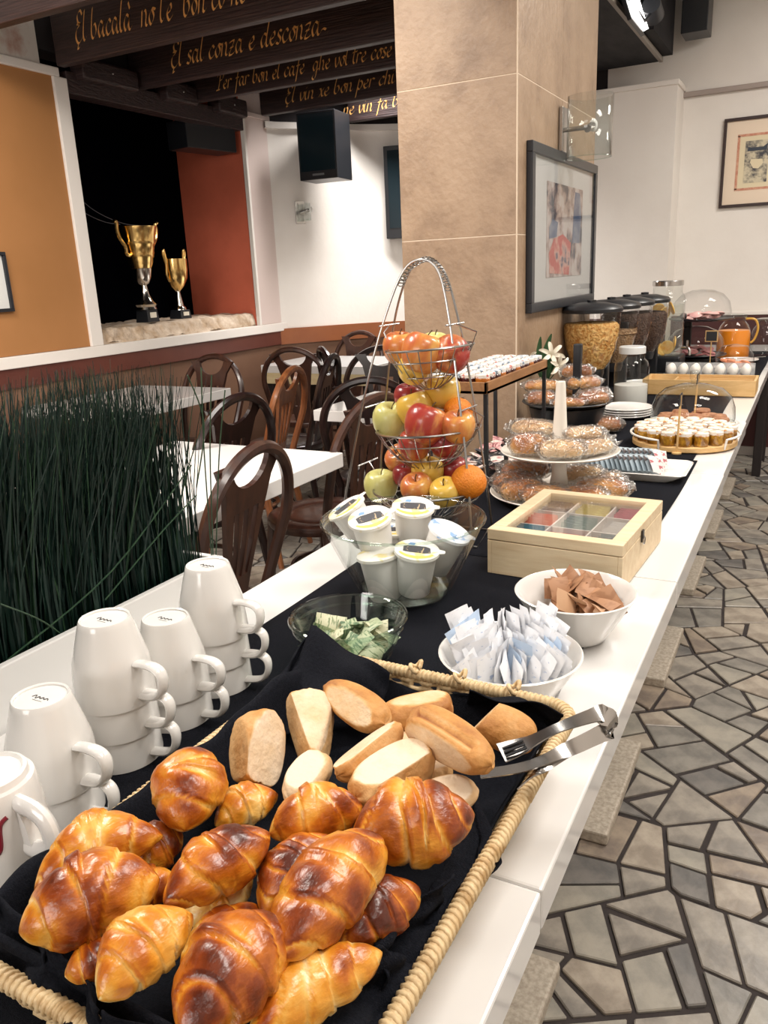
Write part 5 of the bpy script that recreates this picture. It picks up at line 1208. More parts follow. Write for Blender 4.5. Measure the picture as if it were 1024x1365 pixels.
# ================================================================== LILIES
M_petal = mat('cream_petal', (0.86, 0.80, 0.66), 0.5); M_leaf = mat('dark_leaf', (0.025, 0.075, 0.03), 0.4, col2=(0.05, 0.13, 0.05), scale=10, stretch=(8, 8, 1))
lp = V((-0.850, 2.86, TZ+0.002))
lv = thing('lily_vase', 'slim dark vase of cream lilies beside the pillar', 'vase', lp)
MB().lathe([(0.0001, 0), (0.026, 0), (0.030, 0.02), (0.026, 0.08), (0.018, 0.13), (0.021, 0.150), (0.017, 0.150), (0.015, 0.13), (0.0001, 0.12)], 24).build('vase', M_black, lv)
def leafmesh(pts, w):
    q = crom(pts, 5); b = MB(); n = len(q)
    for i, p in enumerate(q):
        t = (q[min(i+1, n-1)]-q[max(i-1, 0)]).normalized(); sd = t.cross(V((0.3, -1, 0.2))).normalized(); k = sin(PI*min(0.97, (i+0.6)/n))**0.8
        b.v += [tuple(p-sd*w*k), tuple(p+V((0, 0.004, 0.003))*k), tuple(p+sd*w*k)]
    for i in range(n-1):
        for c in range(2): b.f.append((3*i+c, 3*i+c+1, 3*i+4+c, 3*i+3+c))
    return b
for a in ([(0, 0, .13), (0.0, 0, .23), (0.025, 0, .31)], [(0, 0, .13), (-.05, 0, .24), (-.11, -.03, .26)], [(0, 0, .13), (.03, 0, .20), (.055, 0, .19)], [(0, 0, .13), (-.02, 0, .22), (-.015, 0, .30)], [(0, 0, .13), (.02, -.01, .18), (.02, -.02, .24)]):
    leafmesh([V(x) for x in a], 0.011).build('leaf', M_leaf, lv, smooth='all')
for (x, z, dx, dz, s) in ((0.055, 0.235, 0.3, 0.4, 1.0), (0.075, 0.205, 0.8, -0.1, 0.9), (-0.015, 0.215, -0.5, 0.5, 0.8), (0.015, 0.155, 0.1, -0.9, 1.0), (-0.045, 0.10, -0.5, -0.5, 1.1), (-0.02, 0.075, 0.2, -0.8, 0.9)):
    hd = V((x-0.02, -0.035, z)); ax = V((dx, -0.6, dz)).normalized(); o1 = ax.orthogonal().normalized(); o2 = ax.cross(o1)
    MB().tube(crom([V((0, 0, 0.13)), V((x*0.5, -0.015, max(z*0.8, 0.15))), hd], 4), 0.002, 5).build('stalk', M_leaf, lv)
    for k in range(6):
        a = k*PI/3; d = o1*cos(a)+o2*sin(a)
        leafmesh([hd, hd+ax*0.018*s+d*0.012*s, hd+ax*0.026*s+d*0.034*s, hd+ax*0.018*s+d*0.048*s], 0.0075*s).build('petal', M_petal, lv, smooth='all')

# ================================================================== PLATE OF SACHETS, HONEY TRAY, DOME
pA, pB, pC = at(932, 618), at(906, 648), at(800, 650)
rp = thing('serving_plate', 'rectangular white plate with two rows of foil sachets', 'plate', ((pB.x-0.155), (pB.y+0.085), TZ+0.003))
def tray_mesh(sx, sy, h, th):
    b = MB(); lv_ = [(0.78, 0.0), (0.80, 0.002), (1.0, h), (0.985, h+0.002), (0.80, th), (0.0, th)]
    n = 40
    for k, z in lv_:
        for i in range(n):
            p, _ = rr(i/n, max(sx/2*k, 0.002), max(sy/2*k, 0.002), max(0.018*k, 0.001)); b.v.append((p.x, p.y, z))
    for a in range(len(lv_)-1):
        for i in range(n): b.f.append((a*n+i, a*n+(i+1) % n, (a+1)*n+(i+1) % n, (a+1)*n+i))
    b.f.append(tuple(range(n))[::-1]); return b
tray_mesh(0.335, 0.185, 0.022, 0.005).build('plate', M_porc, rp, smooth=40)
M_fo = printed('blue_grey_foil', (0.33, 0.40, 0.45), (0.07, 0.05, 0.05), 0.54, 34, (1, 1, 1), 0.35)
M_fo2 = printed('pink_print_foil', (0.70, 0.66, 0.64), (0.45, 0.12, 0.14), 0.55, 40, (1, 2, 1), 0.4)
for row in range(2):
    for i in range(17):
        last = i == 16
        x = rp.location.x-0.115+i*0.0129; y = rp.location.y-0.040+0.062*row+0.004*sin(i)
        M = orient((x, y, TZ+0.040+0.004*row), V((0.80, -0.25, 0.50)), V((-0.50, 0.60, 0.85)))
        putmesh(('fo', last), lambda: sheet(0.056, 0.050, 0.009, 110), M_fo2 if last else M_fo, None, M, 'foil_sachet', ('pink-printed foil sachet closing the %s row on the rectangular plate' % ('front', 'back')[row] if last else '%s blue-grey foil sachet from the left in the %s row on the rectangular plate' % (ORD[i], ('front', 'back')[row])), 'sachet', 'foil sachets on the rectangular plate')
HN = V((-0.318, 2.560, TZ+0.003))
ht = thing('honey_tray', 'round bamboo tray with white wire rails full of honey jars', 'tray', HN)
MB().lathe([(0.0001, 0), (0.146, 0), (0.152, 0.004), (0.152, 0.016), (0.149, 0.018), (0.0001, 0.018)], 56).build('tray_board', M_bamboo, ht)
M_wwire = mat('white_wire', (0.82, 0.79, 0.74), 0.35)
for a0, a1 in ((-35, 75), (140, 250)):
    pts = [V((0.150*cos(D(a0)), 0.150*sin(D(a0)), 0.006))]+[V((0.157*cos(D(a0+(a1-a0)*k/16)), 0.157*sin(D(a0+(a1-a0)*k/16)), 0.036)) for k in range(17)]+[V((0.150*cos(D(a1)), 0.150*sin(D(a1)), 0.006))]
    MB().tube(pts, 0.0036, 7).build('wire_rail', M_wwire, ht)
k = 0
for rad, n in ((0.0, 1), (0.046, 6), (0.090, 12), (0.128, 17)):
    for i in range(n):
        a = 2*PI*i/n+rad*9
        mini_jar('small honey jar with an orange-printed white lid on the round bamboo tray', (HN.x+rad*cos(a), HN.y+rad*sin(a), HN.z+0.019), M_hon, lidm[2], R=0.0205, h=0.040, group='honey jars on the bamboo tray', key='honey'); k += 1
DM = V((-0.335, 2.87, TZ+0.003))
dm = thing('cake_dome', 'clear glass cake dome over nut biscuits behind the honey jars', 'cake dome', DM)
MB().lathe(plate_prof(0.150, 0.004, 0.006), 48).build('plate', M_porc, dm)
MB().lathe([(0.134, 0.010), (0.136, 0.03), (0.133, 0.065), (0.120, 0.100), (0.092, 0.125), (0.050, 0.138), (0.012, 0.142)], 56).build('dome', M_glass, dm)
MB().lathe([(0.136, 0.010), (0.138, 0.012), (0.136, 0.014)], 56).build('dome_rim', M_gtint, dm)
MB().lathe([(0.012, 0.141), (0.010, 0.150), (0.016, 0.160), (0.016, 0.178), (0.010, 0.186), (0.0001, 0.187)], 24).build('knob', M_glass, dm)
r = random.Random(3)
for i in range(16):
    a = r.uniform(0, 6.28); rad = 0.10*math.sqrt(r.random())
    t = thing('nut_biscuit', 'reddish brown nut biscuit heaped under the clear glass dome', 'biscuit', (DM.x+rad*cos(a), DM.y+rad*sin(a), DM.z+0.012+0.020*(i/16)), r.uniform(0, 6), 'biscuits under the dome')
    if ('bisc',) not in proto:
        o = MB().lathe([(0.0001, 0), (0.024, 0), (0.028, 0.006), (0.024, 0.013), (0.0001, 0.016)], 16).build('biscuit', mat('nut_biscuit', (0.30, 0.11, 0.05), 0.6, col2=(0.50, 0.24, 0.12), scale=60, bump=0.5), t); proto[('bisc',)] = o
    else: c = proto[('bisc',)].copy(); C.objects.link(c); c.parent = t
def skewer(label, base, top, sign=None, sz=(0.03, 0.03), face=None, tail=None):
    b = at(*base); t = thing('sign_stick', label, 'sign', (b.x, b.y, TZ+0.003), group='wooden sign sticks')
    tz = aty(*top, b.y); h = tz.z-TZ-0.003; dx = tz.x-b.x
    MB().tube([(0, 0, 0.0), (dx, 0, h)], 0.0032, 6).build('stick', M_bamboo, t)
    MB().lathe([(0.0001, 0), (0.014, 0), (0.014, 0.004), (0.0001, 0.006)], 14).build('foot', M_bamboo, t)
    if sign == 'edge': MB().box(dx, 0, h-0.012, 0.0025, 0.05, 0.034).build('sign_board', M_black, t, smooth=False)
    if sign == 'front':
        MB().box(dx, -0.004, h, sz[0], 0.004, sz[1]).build('sign_board', M_bamboo, t, smooth=False)
        MB().box(dx, -0.0068, h, sz[0]*0.84, 0.002, sz[1]*0.82).build('blackboard', M_black, t, smooth=False)
    return t
skewer('thin wooden sign stick standing before the honey jars', (902, 606), (908, 527), 'edge')
skewer('thin wooden sign stick standing behind the honey jars at the dome', (925, 565), (931, 500), 'edge')

# ================================================================== FAR END: dispensers, jars, jugs
M_flake = mat('corn_flakes', (0.55, 0.22, 0.03), 0.6, col2=(0.88, 0.56, 0.20), scale=75, lo=0.38, hi=0.6, bump=1.0, bscale=75)
M_choc = mat('chocolate_cereal', (0.055, 0.028, 0.018), 0.6, col2=(0.12, 0.06, 0.035), scale=120, bump=1.0, bscale=110)
M_musli = mat('muesli', (0.45, 0.30, 0.16), 0.7, col2=(0.28, 0.15, 0.07), scale=120, bump=1.0, bscale=110)
def dispenser(label, loc, fill, fz, R=0.115):
    t = thing('cereal_dispenser', label, 'cereal dispenser', loc, group='cereal dispensers by the pillar')
    MB().lathe([(0.060, 0.135), (0.080, 0.165), (0.100, 0.215), (R*0.975, 0.28), (R, 0.365)], 40).build('hopper', M_clear, t)
    k = (fz-0.185)/0.18
    MB().lathe([(0.0001, 0.138), (0.056, 0.138), (0.076, 0.167), (0.096, 0.217), (R*0.945, 0.28), (R*0.955, fz-0.010), (R*0.86, fz+0.002), (R*0.5, fz+0.006), (0.0001, fz)], 36).build('cereal', fill, t)
    ld = MB().lathe([(R*1.0, 0.360), (R*1.05, 0.362), (R*1.06, 0.374), (R*0.98, 0.385), (R*0.5, 0.398), (0.0001, 0.401)], 40).build('lid', M_black, t)
    MB().lathe([(0.018, 0.398), (0.018, 0.408), (0.0001, 0.410)], 20).build('lid_knob', M_black, ld)
    MB().box(0, 0, 0.012, 0.20, 0.20, 0.022).build('base', M_black, t, smooth=False, bevel=0.006)
    MB().box(0, 0.075, 0.16, 0.12, 0.03, 0.28).build('stand_back', M_black, t, smooth=False, bevel=0.006)
    MB().lathe([(0.050, 0.10), (0.056, 0.12), (0.056, 0.165), (0.048, 0.17)], 28).build('outlet', M_black, t)
    MB().tube([(0, -0.052, 0.135), (0, -0.085, 0.135)], 0.010, 10).build('turning_knob', M_black, t)
    return t
dispenser('cereal dispenser filled with orange corn flakes, nearest of the dispensers', (-0.790, 3.30, TZ), M_flake, 0.318)
dispenser('cereal dispenser right behind the corn flakes, half filled with muesli', (-0.765, 3.54, TZ), M_musli, 0.270)
dispenser('cereal dispenser with dark chocolate cereal, third in the row', (-0.752, 3.79, TZ), M_choc, 0.325)
dispenser('cereal dispenser with chocolate flakes, farthest in the row', (-0.715, 4.02, TZ), M_choc, 0.318, 0.11)
def jar(name, label, c, R, h, zfill, fill, lidm_, neck=0.8, cat='jar'):
    t = thing(name, label, cat, c)
    MB().lathe([(0.0001, 0.002), (R*0.96, 0.0), (R, 0.006), (R, h*0.66), (R*0.93, h*0.74), (R*neck, h*0.80), (R*neck, h*0.90)], 44).build('glass', M_glass, t)
    if fill: MB().lathe([(0.0001, 0.005), (R*0.93, 0.005), (R*0.95, 0.01), (R*0.95, zfill), (0.0001, zfill)], 40).build('contents', fill, t)
    MB().lathe([(R*neck*0.98, h*0.88), (R*neck*1.06, h*0.885), (R*neck*1.06, h*0.985), (R*neck*0.98, h), (0.0001, h)], 40).build('lid', lidm_, t)
    return t
M_milk = mat('milk', (0.80, 0.78, 0.74), 0.4); M_lidc = mat('cloudy_plastic_lid', (0.66, 0.67, 0.66), 0.35)
p = at(840, 545)
jar('milk_jar', 'glass milk jar with a cloudy plastic lid, half full', V((p.x-0.012, p.y+0.06, TZ+0.002)), 0.066, 0.232, 0.085, M_milk, M_lidc, 0.72)
def plates(px, py, n, R, lab, grp):
    p = at(px, py)
    for i in range(n):
        t = thing('plate', lab % ('bottom', 'second lowest', 'third', 'fourth', 'topmost')[min(i, 4) if i < n-1 else 4], 'plate', (p.x, p.y, TZ+0.0025+0.0085*i), group=grp)
        MB().lathe(plate_prof(R, 0.004, 0.008), 40).build('dish', M_porc, t)
plates(834, 556, 4, 0.094, '%s white plate of the stack in front of the milk jar', 'plates in front of the milk jar')
plates(862, 522, 4, 0.100, '%s white plate of the stack behind the milk jar', 'plates behind the milk jar')
# lemon water
M_water = glassy('pale_water', (0.90, 0.90, 0.86), 1.33, 0.02, 0.8, haze=0.10, hazecol=(0.75, 0.78, 0.78))
M_cit = mat('citrus_slice', (0.85, 0.42, 0.05), 0.4, col2=(0.86, 0.62, 0.22), scale=40)
p = V((-0.655, 4.30, TZ+0.002))
ld_ = thing('water_dispenser', 'tall glass water dispenser with citrus slices and a steel tap', 'drink dispenser', p)
MB().box(0, 0, 0.045, 0.18, 0.18, 0.088).build('stand', M_black, ld_, smooth=False, bevel=0.01)
MB().lathe([(0.0001, 0.092), (0.082, 0.090), (0.086, 0.098), (0.086, 0.36), (0.080, 0.38), (0.070, 0.392), (0.070, 0.43)], 44).build('glass', M_glass, ld_)
MB().lathe([(0.0001, 0.096), (0.080, 0.096), (0.082, 0.10), (0.082, 0.335), (0.0001, 0.335)], 40).build('water', M_water, ld_)
MB().lathe([(0.069, 0.425), (0.074, 0.426), (0.074, 0.446), (0.070, 0.450), (0.0001, 0.450)], 36).build('lid', M_steel, ld_)
for i, (x, y, z, rx) in enumerate(((0.02, -0.055, 0.13, 80), (-0.01, -0.06, 0.12, 60), (0.03, -0.05, 0.32, 70), (-0.03, -0.05, 0.31, 95), (0.0, -0.06, 0.295, 75), (0.05, -0.035, 0.15, 85))):
    MB().lathe([(0.0001, -0.003), (0.032, -0.003), (0.034, 0), (0.032, 0.003), (0.0001, 0.003)], 20, T(x, y, z, rx=D(rx), rz=i)).build('citrus_slice', M_cit, ld_)
MB().tube([(0.086, -0.02, 0.125), (0.115, -0.035, 0.125), (0.125, -0.04, 0.115), (0.125, -0.04, 0.09)], 0.008, 10).build('tap', M_steel, ld_)
MB().box(0.112, -0.034, 0.147, 0.010, 0.010, 0.030).build('tap_lever', M_steel, ld_, smooth=False)
# two-tier stand with roll-top domes
p = V((-0.56, 4.72, TZ+0.002))
tw_ = thing('roll_top_stand', 'two-tier black stand with clear domes over cold cuts', 'food display', p)
M_ham = mat('sliced_ham', (0.75, 0.36, 0.34), 0.5, col2=(0.82, 0.55, 0.50), scale=25); M_sal = mat('sliced_salami', (0.33, 0.08, 0.09), 0.5, col2=(0.55, 0.25, 0.24), scale=50)
for i, (z, dx, fm) in enumerate(((0.035, 0.0, M_sal), (0.225, 0.02, M_ham))):
    MB().lathe(plate_prof(0.165, 0.006, 0.010), 40, T(dx, 0, z)).build('tray', M_black, tw_)
    MB().lathe([(0.150, z+0.016), (0.152, z+0.05), (0.140, z+0.10), (0.105, z+0.14), (0.055, z+0.16), (0.0001, z+0.165)], 40, T(dx, 0, 0)).build('dome', M_clear, tw_)
    r = random.Random(i)
    fm_ = MB()
    for k in range(14):
        a = r.uniform(0, 6.28); q = 0.09*math.sqrt(r.random())
        MB().lathe([(0.0001, 0), (0.035, 0.001), (0.037, 0.004), (0.030, 0.010), (0.0001, 0.012)], 14, T(dx+q*cos(a), q*sin(a), z+0.012+0.002*k, rx=r.uniform(-.4, .4), ry=r.uniform(-.4, .4))).build('slice', fm, tw_)
MB().box(-0.06, 0.09, 0.13, 0.05, 0.04, 0.24).build('post', M_black, tw_, smooth=False, bevel=0.004)
MB().lathe([(0.10, 0), (0.10, 0.03), (0.0001, 0.034)], 32).build('foot', M_black, tw_)
MB().lathe([(0.0001, 0.03), (0.016, 0.024), (0.018, 0.0)], 16, T(-0.05, -0.145, 0.26, rx=PI/2)).build('dome_handle', M_black, tw_)
# salmon plate with a clear lid
p = V((-0.335, 4.42, TZ+0.003))
sp_ = thing('salmon_plate', 'white plate of salmon slices under a clear lid', 'plate', p)
MB().lathe(plate_prof(0.10, 0.004, 0.012), 40).build('plate', M_porc, sp_)
for k in range(7): MB().box(0.05*cos(k*0.9), 0.05*sin(k*0.9), 0.02+0.008*k, 0.05, 0.035, 0.012, None).build('salmon_slice', mat('salmon', (0.80, 0.30, 0.16), 0.5) if k == 0 else bpy.data.materials['salmon'], sp_, rot=(0.1*k, 0.05, k*0.5), smooth=False, bevel=0.004)
MB().lathe([(0.095, 0.018), (0.090, 0.08), (0.06, 0.12), (0.0001, 0.13)], 36).build('clear_lid', M_clear, sp_)
# bamboo box tray
bb = thing('bamboo_tray', 'long bamboo box tray with a divider behind the cake dome', 'tray', (-0.400, 3.62, TZ+0.003))
for a in ((0, -0.090, 0.034, 0.44, 0.010, 0.062), (0, 0.090, 0.034, 0.44, 0.010, 0.062), (0.215, 0, 0.034, 0.010, 0.172, 0.062), (-0.215, 0, 0.034, 0.010, 0.172, 0.062), (-0.10, 0, 0.030, 0.008, 0.172, 0.052)):
    MB().box(*a).build('board', M_bamboo, bb, smooth=False, bevel=0.001)
MB().box(0, 0, 0.004, 0.43, 0.18, 0.007).build('bottom', M_bamboo, bb, smooth=False)
for k in range(5): MB().box(0.055, -0.06+0.03*k, 0.050, 0.295, 0.008, 0.006).build('slat', M_bamboo, bb, smooth=False)
# eggs in a clear tray
M_egg = mat('white_egg', (0.84, 0.80, 0.74), 0.45)
eg = thing('egg_tray', 'clear plastic egg tray with its lid open behind the bamboo box', 'egg tray', (-0.42, 4.06, TZ+0.003))
MB().box(0, 0, 0.016, 0.40, 0.13, 0.002).build('tray_sheet', M_clear, eg, smooth=False)
MB().box(0, 0.068, 0.055, 0.40, 0.003, 0.055, T(rx=-0.2)).build('lid', glassy('hazy_plastic', (0.85, 0.85, 0.85), 1.45, 0.15, 1.5, bump=0.8, bscale=40, haze=0.25), eg, smooth=False)
for i in range(7):
    for j in range(2):
        t = thing('egg', '%s white egg from the left in the %s row of the clear tray' % (ORD[i], ('front', 'back')[j]), 'egg', (-0.42-0.165+0.055*i, 4.035+0.055*j, TZ+0.020), group='eggs in the clear tray')
        if ('egg',) not in proto: proto[('egg',)] = MB().lathe([(max(1e-4, 0.0215*sin(PI*k/12)*(1-0.12*cos(PI*k/12+PI))), 0.026-0.028*cos(PI*k/12)) for k in range(13)], 20).build('shell', M_egg, t, smooth='all')
        else: c = proto[('egg',)].copy(); C.objects.link(c); c.parent = t
skewer('small blackboard sign on a wooden stick before the juice jug', (946, 490), (949, 448), 'front', (0.062, 0.058))
# juice and water jugs
M_juice = mat('orange_juice', (0.85, 0.26, 0.01), 0.3, sss=0.0)
def jug(label, c, R, h, fill, hm):
    t = thing('glass_jug', label, 'jug', c, group='glass jugs at the far end')
    MB().lathe([(0.0001, 0.003), (R*0.95, 0.0), (R, 0.01), (R, h*0.60), (R*0.80, h*0.78), (R*0.62, h*0.86), (R*0.64, h*0.96), (R*0.70, h)], 40).build('glass', M_glass, t)
    if fill: MB().lathe([(0.0001, 0.006), (R*0.93, 0.006), (R*0.95, 0.012), (R*0.95, h*0.58), (R*0.90, h*0.66), (0.0001, h*0.66)], 36).build('juice', fill, t)
    MB().tube(crom([(R*0.64, 0, h*0.92), (R*1.15, 0, h*0.90), (R*1.35, 0, h*0.70), (R*1.2, 0, h*0.45), (R*0.99, 0, h*0.36)], 5), 0.006, 8).build('handle', hm, t)
    MB().lathe([(R*0.66, h*0.95), (R*0.71, h*0.96), (R*0.71, h*1.02), (R*0.5, h*1.04), (0.0001, h*1.04)], 32).build('lid', M_gtint, t)
jug('glass jug half full of orange juice at the far end', V((-0.390, 4.98, TZ+0.002)), 0.090, 0.235, M_juice, mat('amber_handle', (0.62, 0.35, 0.06), 0.25))
jug('empty clear glass jug right of the orange juice', V((-0.235, 5.14, TZ+0.002)), 0.080, 0.20, None, M_gtint)
p = at(985, 483); sp2 = thing('spoon_plate', 'small white plate carrying a serving spoon near the juice', 'plate', (p.x, p.y, TZ+0.003))
MB().lathe(plate_prof(0.10, 0.004, 0.010), 40).build('plate', M_porc, sp2)
t = thing('serving_spoon', 'steel serving spoon resting across the small white plate', 'spoon', (p.x, p.y-0.01, TZ+0.018))
MB().tube([(-0.05, 0, 0.003), (0.0, 0, 0.004), (0.13, 0.02, 0.012)], [0.004, 0.003, 0.005], 8, flat=0.5).build('handle', M_steel, t)
MB().lathe([(0.0001, -0.006), (0.014, -0.004), (0.020, 0.002)], 20, T(-0.065, 0, 0.003), 0.7).build('spoon_bowl', M_steel, t)
# ================================================================== WALL DECOR
M_frameB = mat('black_frame', (0.012, 0.014, 0.02), 0.3); M_mat = mat('ivory_mount', (0.80, 0.66, 0.52), 0.8); M_matw = mat('grey_white_mount', (0.42, 0.42, 0.41), 0.7)
def framed(label, origin, ux, w, h, fw, fm, mm, dep=0.022, nrm=None, glass=True):
    """picture on a wall: origin = lower left corner seen from the room, ux = direction to the right, nrm = out of the wall"""
    ux = V(ux); nrm = V(nrm); uz = V((0, 0, 1)); t = thing('framed_picture', label, 'picture', origin, group='framed pictures')
    t.matrix_world = Matrix(((ux.x, uz.x, nrm.x, origin[0]), (ux.y, uz.y, nrm.y, origin[1]), (ux.z, uz.z, nrm.z, origin[2]), (0, 0, 0, 1)))
    for a in ((w/2, fw/2, w, fw), (w/2, h-fw/2, w, fw), (fw/2, h/2, fw, h-2*fw), (w-fw/2, h/2, fw, h-2*fw)):
        MB().box(a[0], a[1], dep/2, a[2], a[3], dep).build('frame', fm, t, smooth=False, bevel=0.002)
    MB().box(w/2, h/2, 0.005, w-2*fw, h-2*fw, 0.006).build('mount', mm, t, smooth=False)
    if glass: MB().box(w/2, h/2, 0.0165, w-2*fw, h-2*fw, 0.002).build('glass', M_pane, t, smooth=False)
    return t
# abstract print on the pillar
t = framed('black framed abstract print hanging on the tiled pillar', (PXb+0.001, 2.757, 1.139), (0, 1, 0), 0.905, 0.553, 0.034, M_frameB, M_matw, nrm=(1, 0, 0))
M_abs = mat('abstract_print', (0.38, 0.34, 0.32), 0.8, col2=(0.015, 0.02, 0.04), scale=12, detail=10, lo=0.42, hi=0.60, col3=(0.26, 0.19, 0.17))
M_absr = mat('abstract_red', (0.34, 0.05, 0.04), 0.8, col2=(0.05, 0.05, 0.09), scale=14, detail=9, lo=0.45, hi=0.62, col3=(0.45, 0.25, 0.2)); M_absb = mat('abstract_blue', (0.03, 0.06, 0.13), 0.8, col2=(0.16, 0.18, 0.22), scale=14, detail=6, lo=0.45, hi=0.65)
MB().box(0.46, 0.28, 0.0085, 0.50, 0.33, 0.002).build('print', M_abs, t, smooth=False)
MB().prism([(0.25, 0.13), (0.52, 0.12), (0.54, 0.24), (0.42, 0.27), (0.30, 0.25), (0.24, 0.20)], 0.0096, 0.0102).build('red_field', M_absr, t, smooth=False)
MB().prism([(0.56, 0.24), (0.67, 0.24), (0.69, 0.36), (0.66, 0.43), (0.59, 0.43), (0.57, 0.34)], 0.0096, 0.0102).build('blue_field', M_absb, t, smooth=False)
MB().prism([(0.24, 0.25), (0.34, 0.26), (0.35, 0.31), (0.28, 0.32), (0.24, 0.29)], 0.0096, 0.0104).build('blue_field', M_absb, t, smooth=False)
# old print on the back wall
t = framed('dark framed old print with a reddish border on the white back wall', (-0.612, RY1-0.001, 1.606), (1, 0, 0), 0.56, 0.525, 0.018, mat('dark_brown_frame', (0.03, 0.012, 0.010), 0.4), M_mat, nrm=(0, -1, 0), glass=False)
M_rborder = mat('faded_red_border', (0.52, 0.20, 0.13), 0.8, col2=(0.66, 0.38, 0.26), scale=60); M_paper = mat('aged_paper', (0.74, 0.64, 0.44), 0.8); M_etch = mat('etching', (0.62, 0.55, 0.40), 0.8, col2=(0.07, 0.07, 0.08), scale=18, detail=9, lo=0.42, hi=0.60)
for a in ((0.20, 0.105, 0.23, 0.014), (0.20, 0.420, 0.23, 0.014), (0.092, 0.262, 0.014, 0.315), (0.308, 0.262, 0.014, 0.315)): MB().box(a[0], a[1], 0.0085, a[2], a[3], 0.002).build('printed_border', M_rborder, t, smooth=False)
MB().box(0.20, 0.262, 0.0083, 0.20, 0.30, 0.0012).build('paper', M_paper, t, smooth=False)
MB().box(0.20, 0.262, 0.0094, 0.135, 0.245, 0.0012).build('etching', M_etch, t, smooth=False)
b = MB()
b.prism([(0.145, 0.325), (0.255, 0.325), (0.262, 0.365), (0.235, 0.345), (0.17, 0.345), (0.15, 0.35)], 0.0100, 0.0106); b.build('etched_boat', mat('etching_ink', (0.05, 0.06, 0.08), 0.8), t, smooth=False)
MB().prism([(0.165, 0.26), (0.185, 0.225), (0.215, 0.22), (0.24, 0.25), (0.235, 0.275), (0.17, 0.278)], 0.0100, 0.0106).build('etched_figure', M_paper, t, smooth=False)
# frames on the ochre board
t = framed('black framed notice on the ochre board at the left edge', (RX0+0.0125, 2.657-0.32, 1.20), (0, 1, 0), 0.32, 0.27, 0.016, M_frameB, mat('white_notice', (0.80, 0.80, 0.78), 0.7), nrm=(1, 0, 0))
t = framed('small pale framed card on the ochre board above the notice', (RX0+0.0125, 2.615-0.18, 1.66), (0, 1, 0), 0.18, 0.125, 0.008, mat('beige_frame', (0.55, 0.34, 0.18), 0.5), mat('beige_card', (0.60, 0.40, 0.22), 0.7), nrm=(1, 0, 0), glass=False)
# ------------------------------------------------------------------ wall lamps
def sconce(label, base, nrm, R, h, out):
    nrm = V(nrm).normalized(); ux = V((0, 0, 1)).cross(nrm).normalized(); t = thing('wall_lamp', label, 'lamp', base, group='wall lamps with clear glass')
    t.matrix_world = Matrix(((ux.x, nrm.x, 0, base[0]), (ux.y, nrm.y, 0, base[1]), (0, 0, 1, base[2]), (0, 0, 0, 1)))
    MB().box(0, 0.008, 0, 0.07, 0.014, 0.15).build('back_plate', M_steel, t, smooth=False, bevel=0.002)
    MB().tube([(0, 0.012, 0), (0, out, 0)], 0.008, 8).build('arm', M_steel, t)
    MB().lathe([(R, -h/2), (R, h/2)], 36, T(0, out, 0)).build('glass_shade', M_glass, t, solid=0.003)
    MB().tube([(-0.035, out, -0.01), (0.035, out, 0.01)], [0.013, 0.013], 10).build('bulb_holder', M_steel, t)
    MB().tube([(R*cos(a), out+R*sin(a), -h/2) for a in [2*PI*k/36 for k in range(36)]], 0.002, 6, True).build('shade_rim', M_gtint, t)
    MB().lathe([(max(1e-4, 0.016*sin(PI*k/8)), -0.022*cos(PI*k/8)) for k in range(9)], 14, T(0.05, out, 0.012)).build('bulb', mat('frosted_bulb', (0.85, 0.85, 0.82), 0.3), t)
    return t
q = atx(748, 174, PXb); sconce('wall lamp with a clear glass cylinder on the tiled pillar above the picture', (PXb+0.001, q.y, q.z), (1, 0, 0), 0.080, 0.205, 0.105)
sconce('small wall lamp on the white curved wall under the monitor', (-3.275, 5.045, 1.735), (0.84, -0.54, 0), 0.045, 0.11, 0.075)
# ------------------------------------------------------------------ monitors and loudspeakers
def cabinet(name, label, cat, loc, rz, w, d, h, front=True, tilt=0.0):
    t = thing(name, label, cat, loc, rz); t.rotation_euler = (tilt, 0, rz)
    MB().box(0, 0, 0, w, d, h).build('case', M_black, t, smooth=False, bevel=0.004)
    if front:
        MB().box(0, -d/2-0.002, 0.02, w*0.90, 0.004, h*0.84).build('screen', mat('dark_screen', (0.010, 0.020, 0.026), 0.12), t, smooth=False)
        MB().box(0, -d/2-0.003, -h/2+0.03, w*0.30, 0.003, 0.012).build('badge', mat('grey_badge', (0.15, 0.16, 0.17), 0.4), t, smooth=False)
    return t
cabinet('loudspeaker', 'black boxy wall monitor under the beams at the white wall', 'monitor', (-3.00, 4.98, 2.12), D(5), 0.28, 0.23, 0.41)
cabinet('television', 'flat black television on the curved wall, mostly behind the pillar', 'television', (-2.545, 5.55, 1.85), D(12), 0.56, 0.05, 0.62)
cabinet('loudspeaker', 'black loudspeaker hanging inside the dark opening below the timber plate', 'loudspeaker', (-3.52, 4.36, 2.165), D(80), 0.40, 0.18, 0.16, False)
cabinet('loudspeaker', 'black loudspeaker box high beside the back wall at the right', 'loudspeaker', (-0.79, 5.72, 2.72), 0, 0.15, 0.20, 0.26, False)
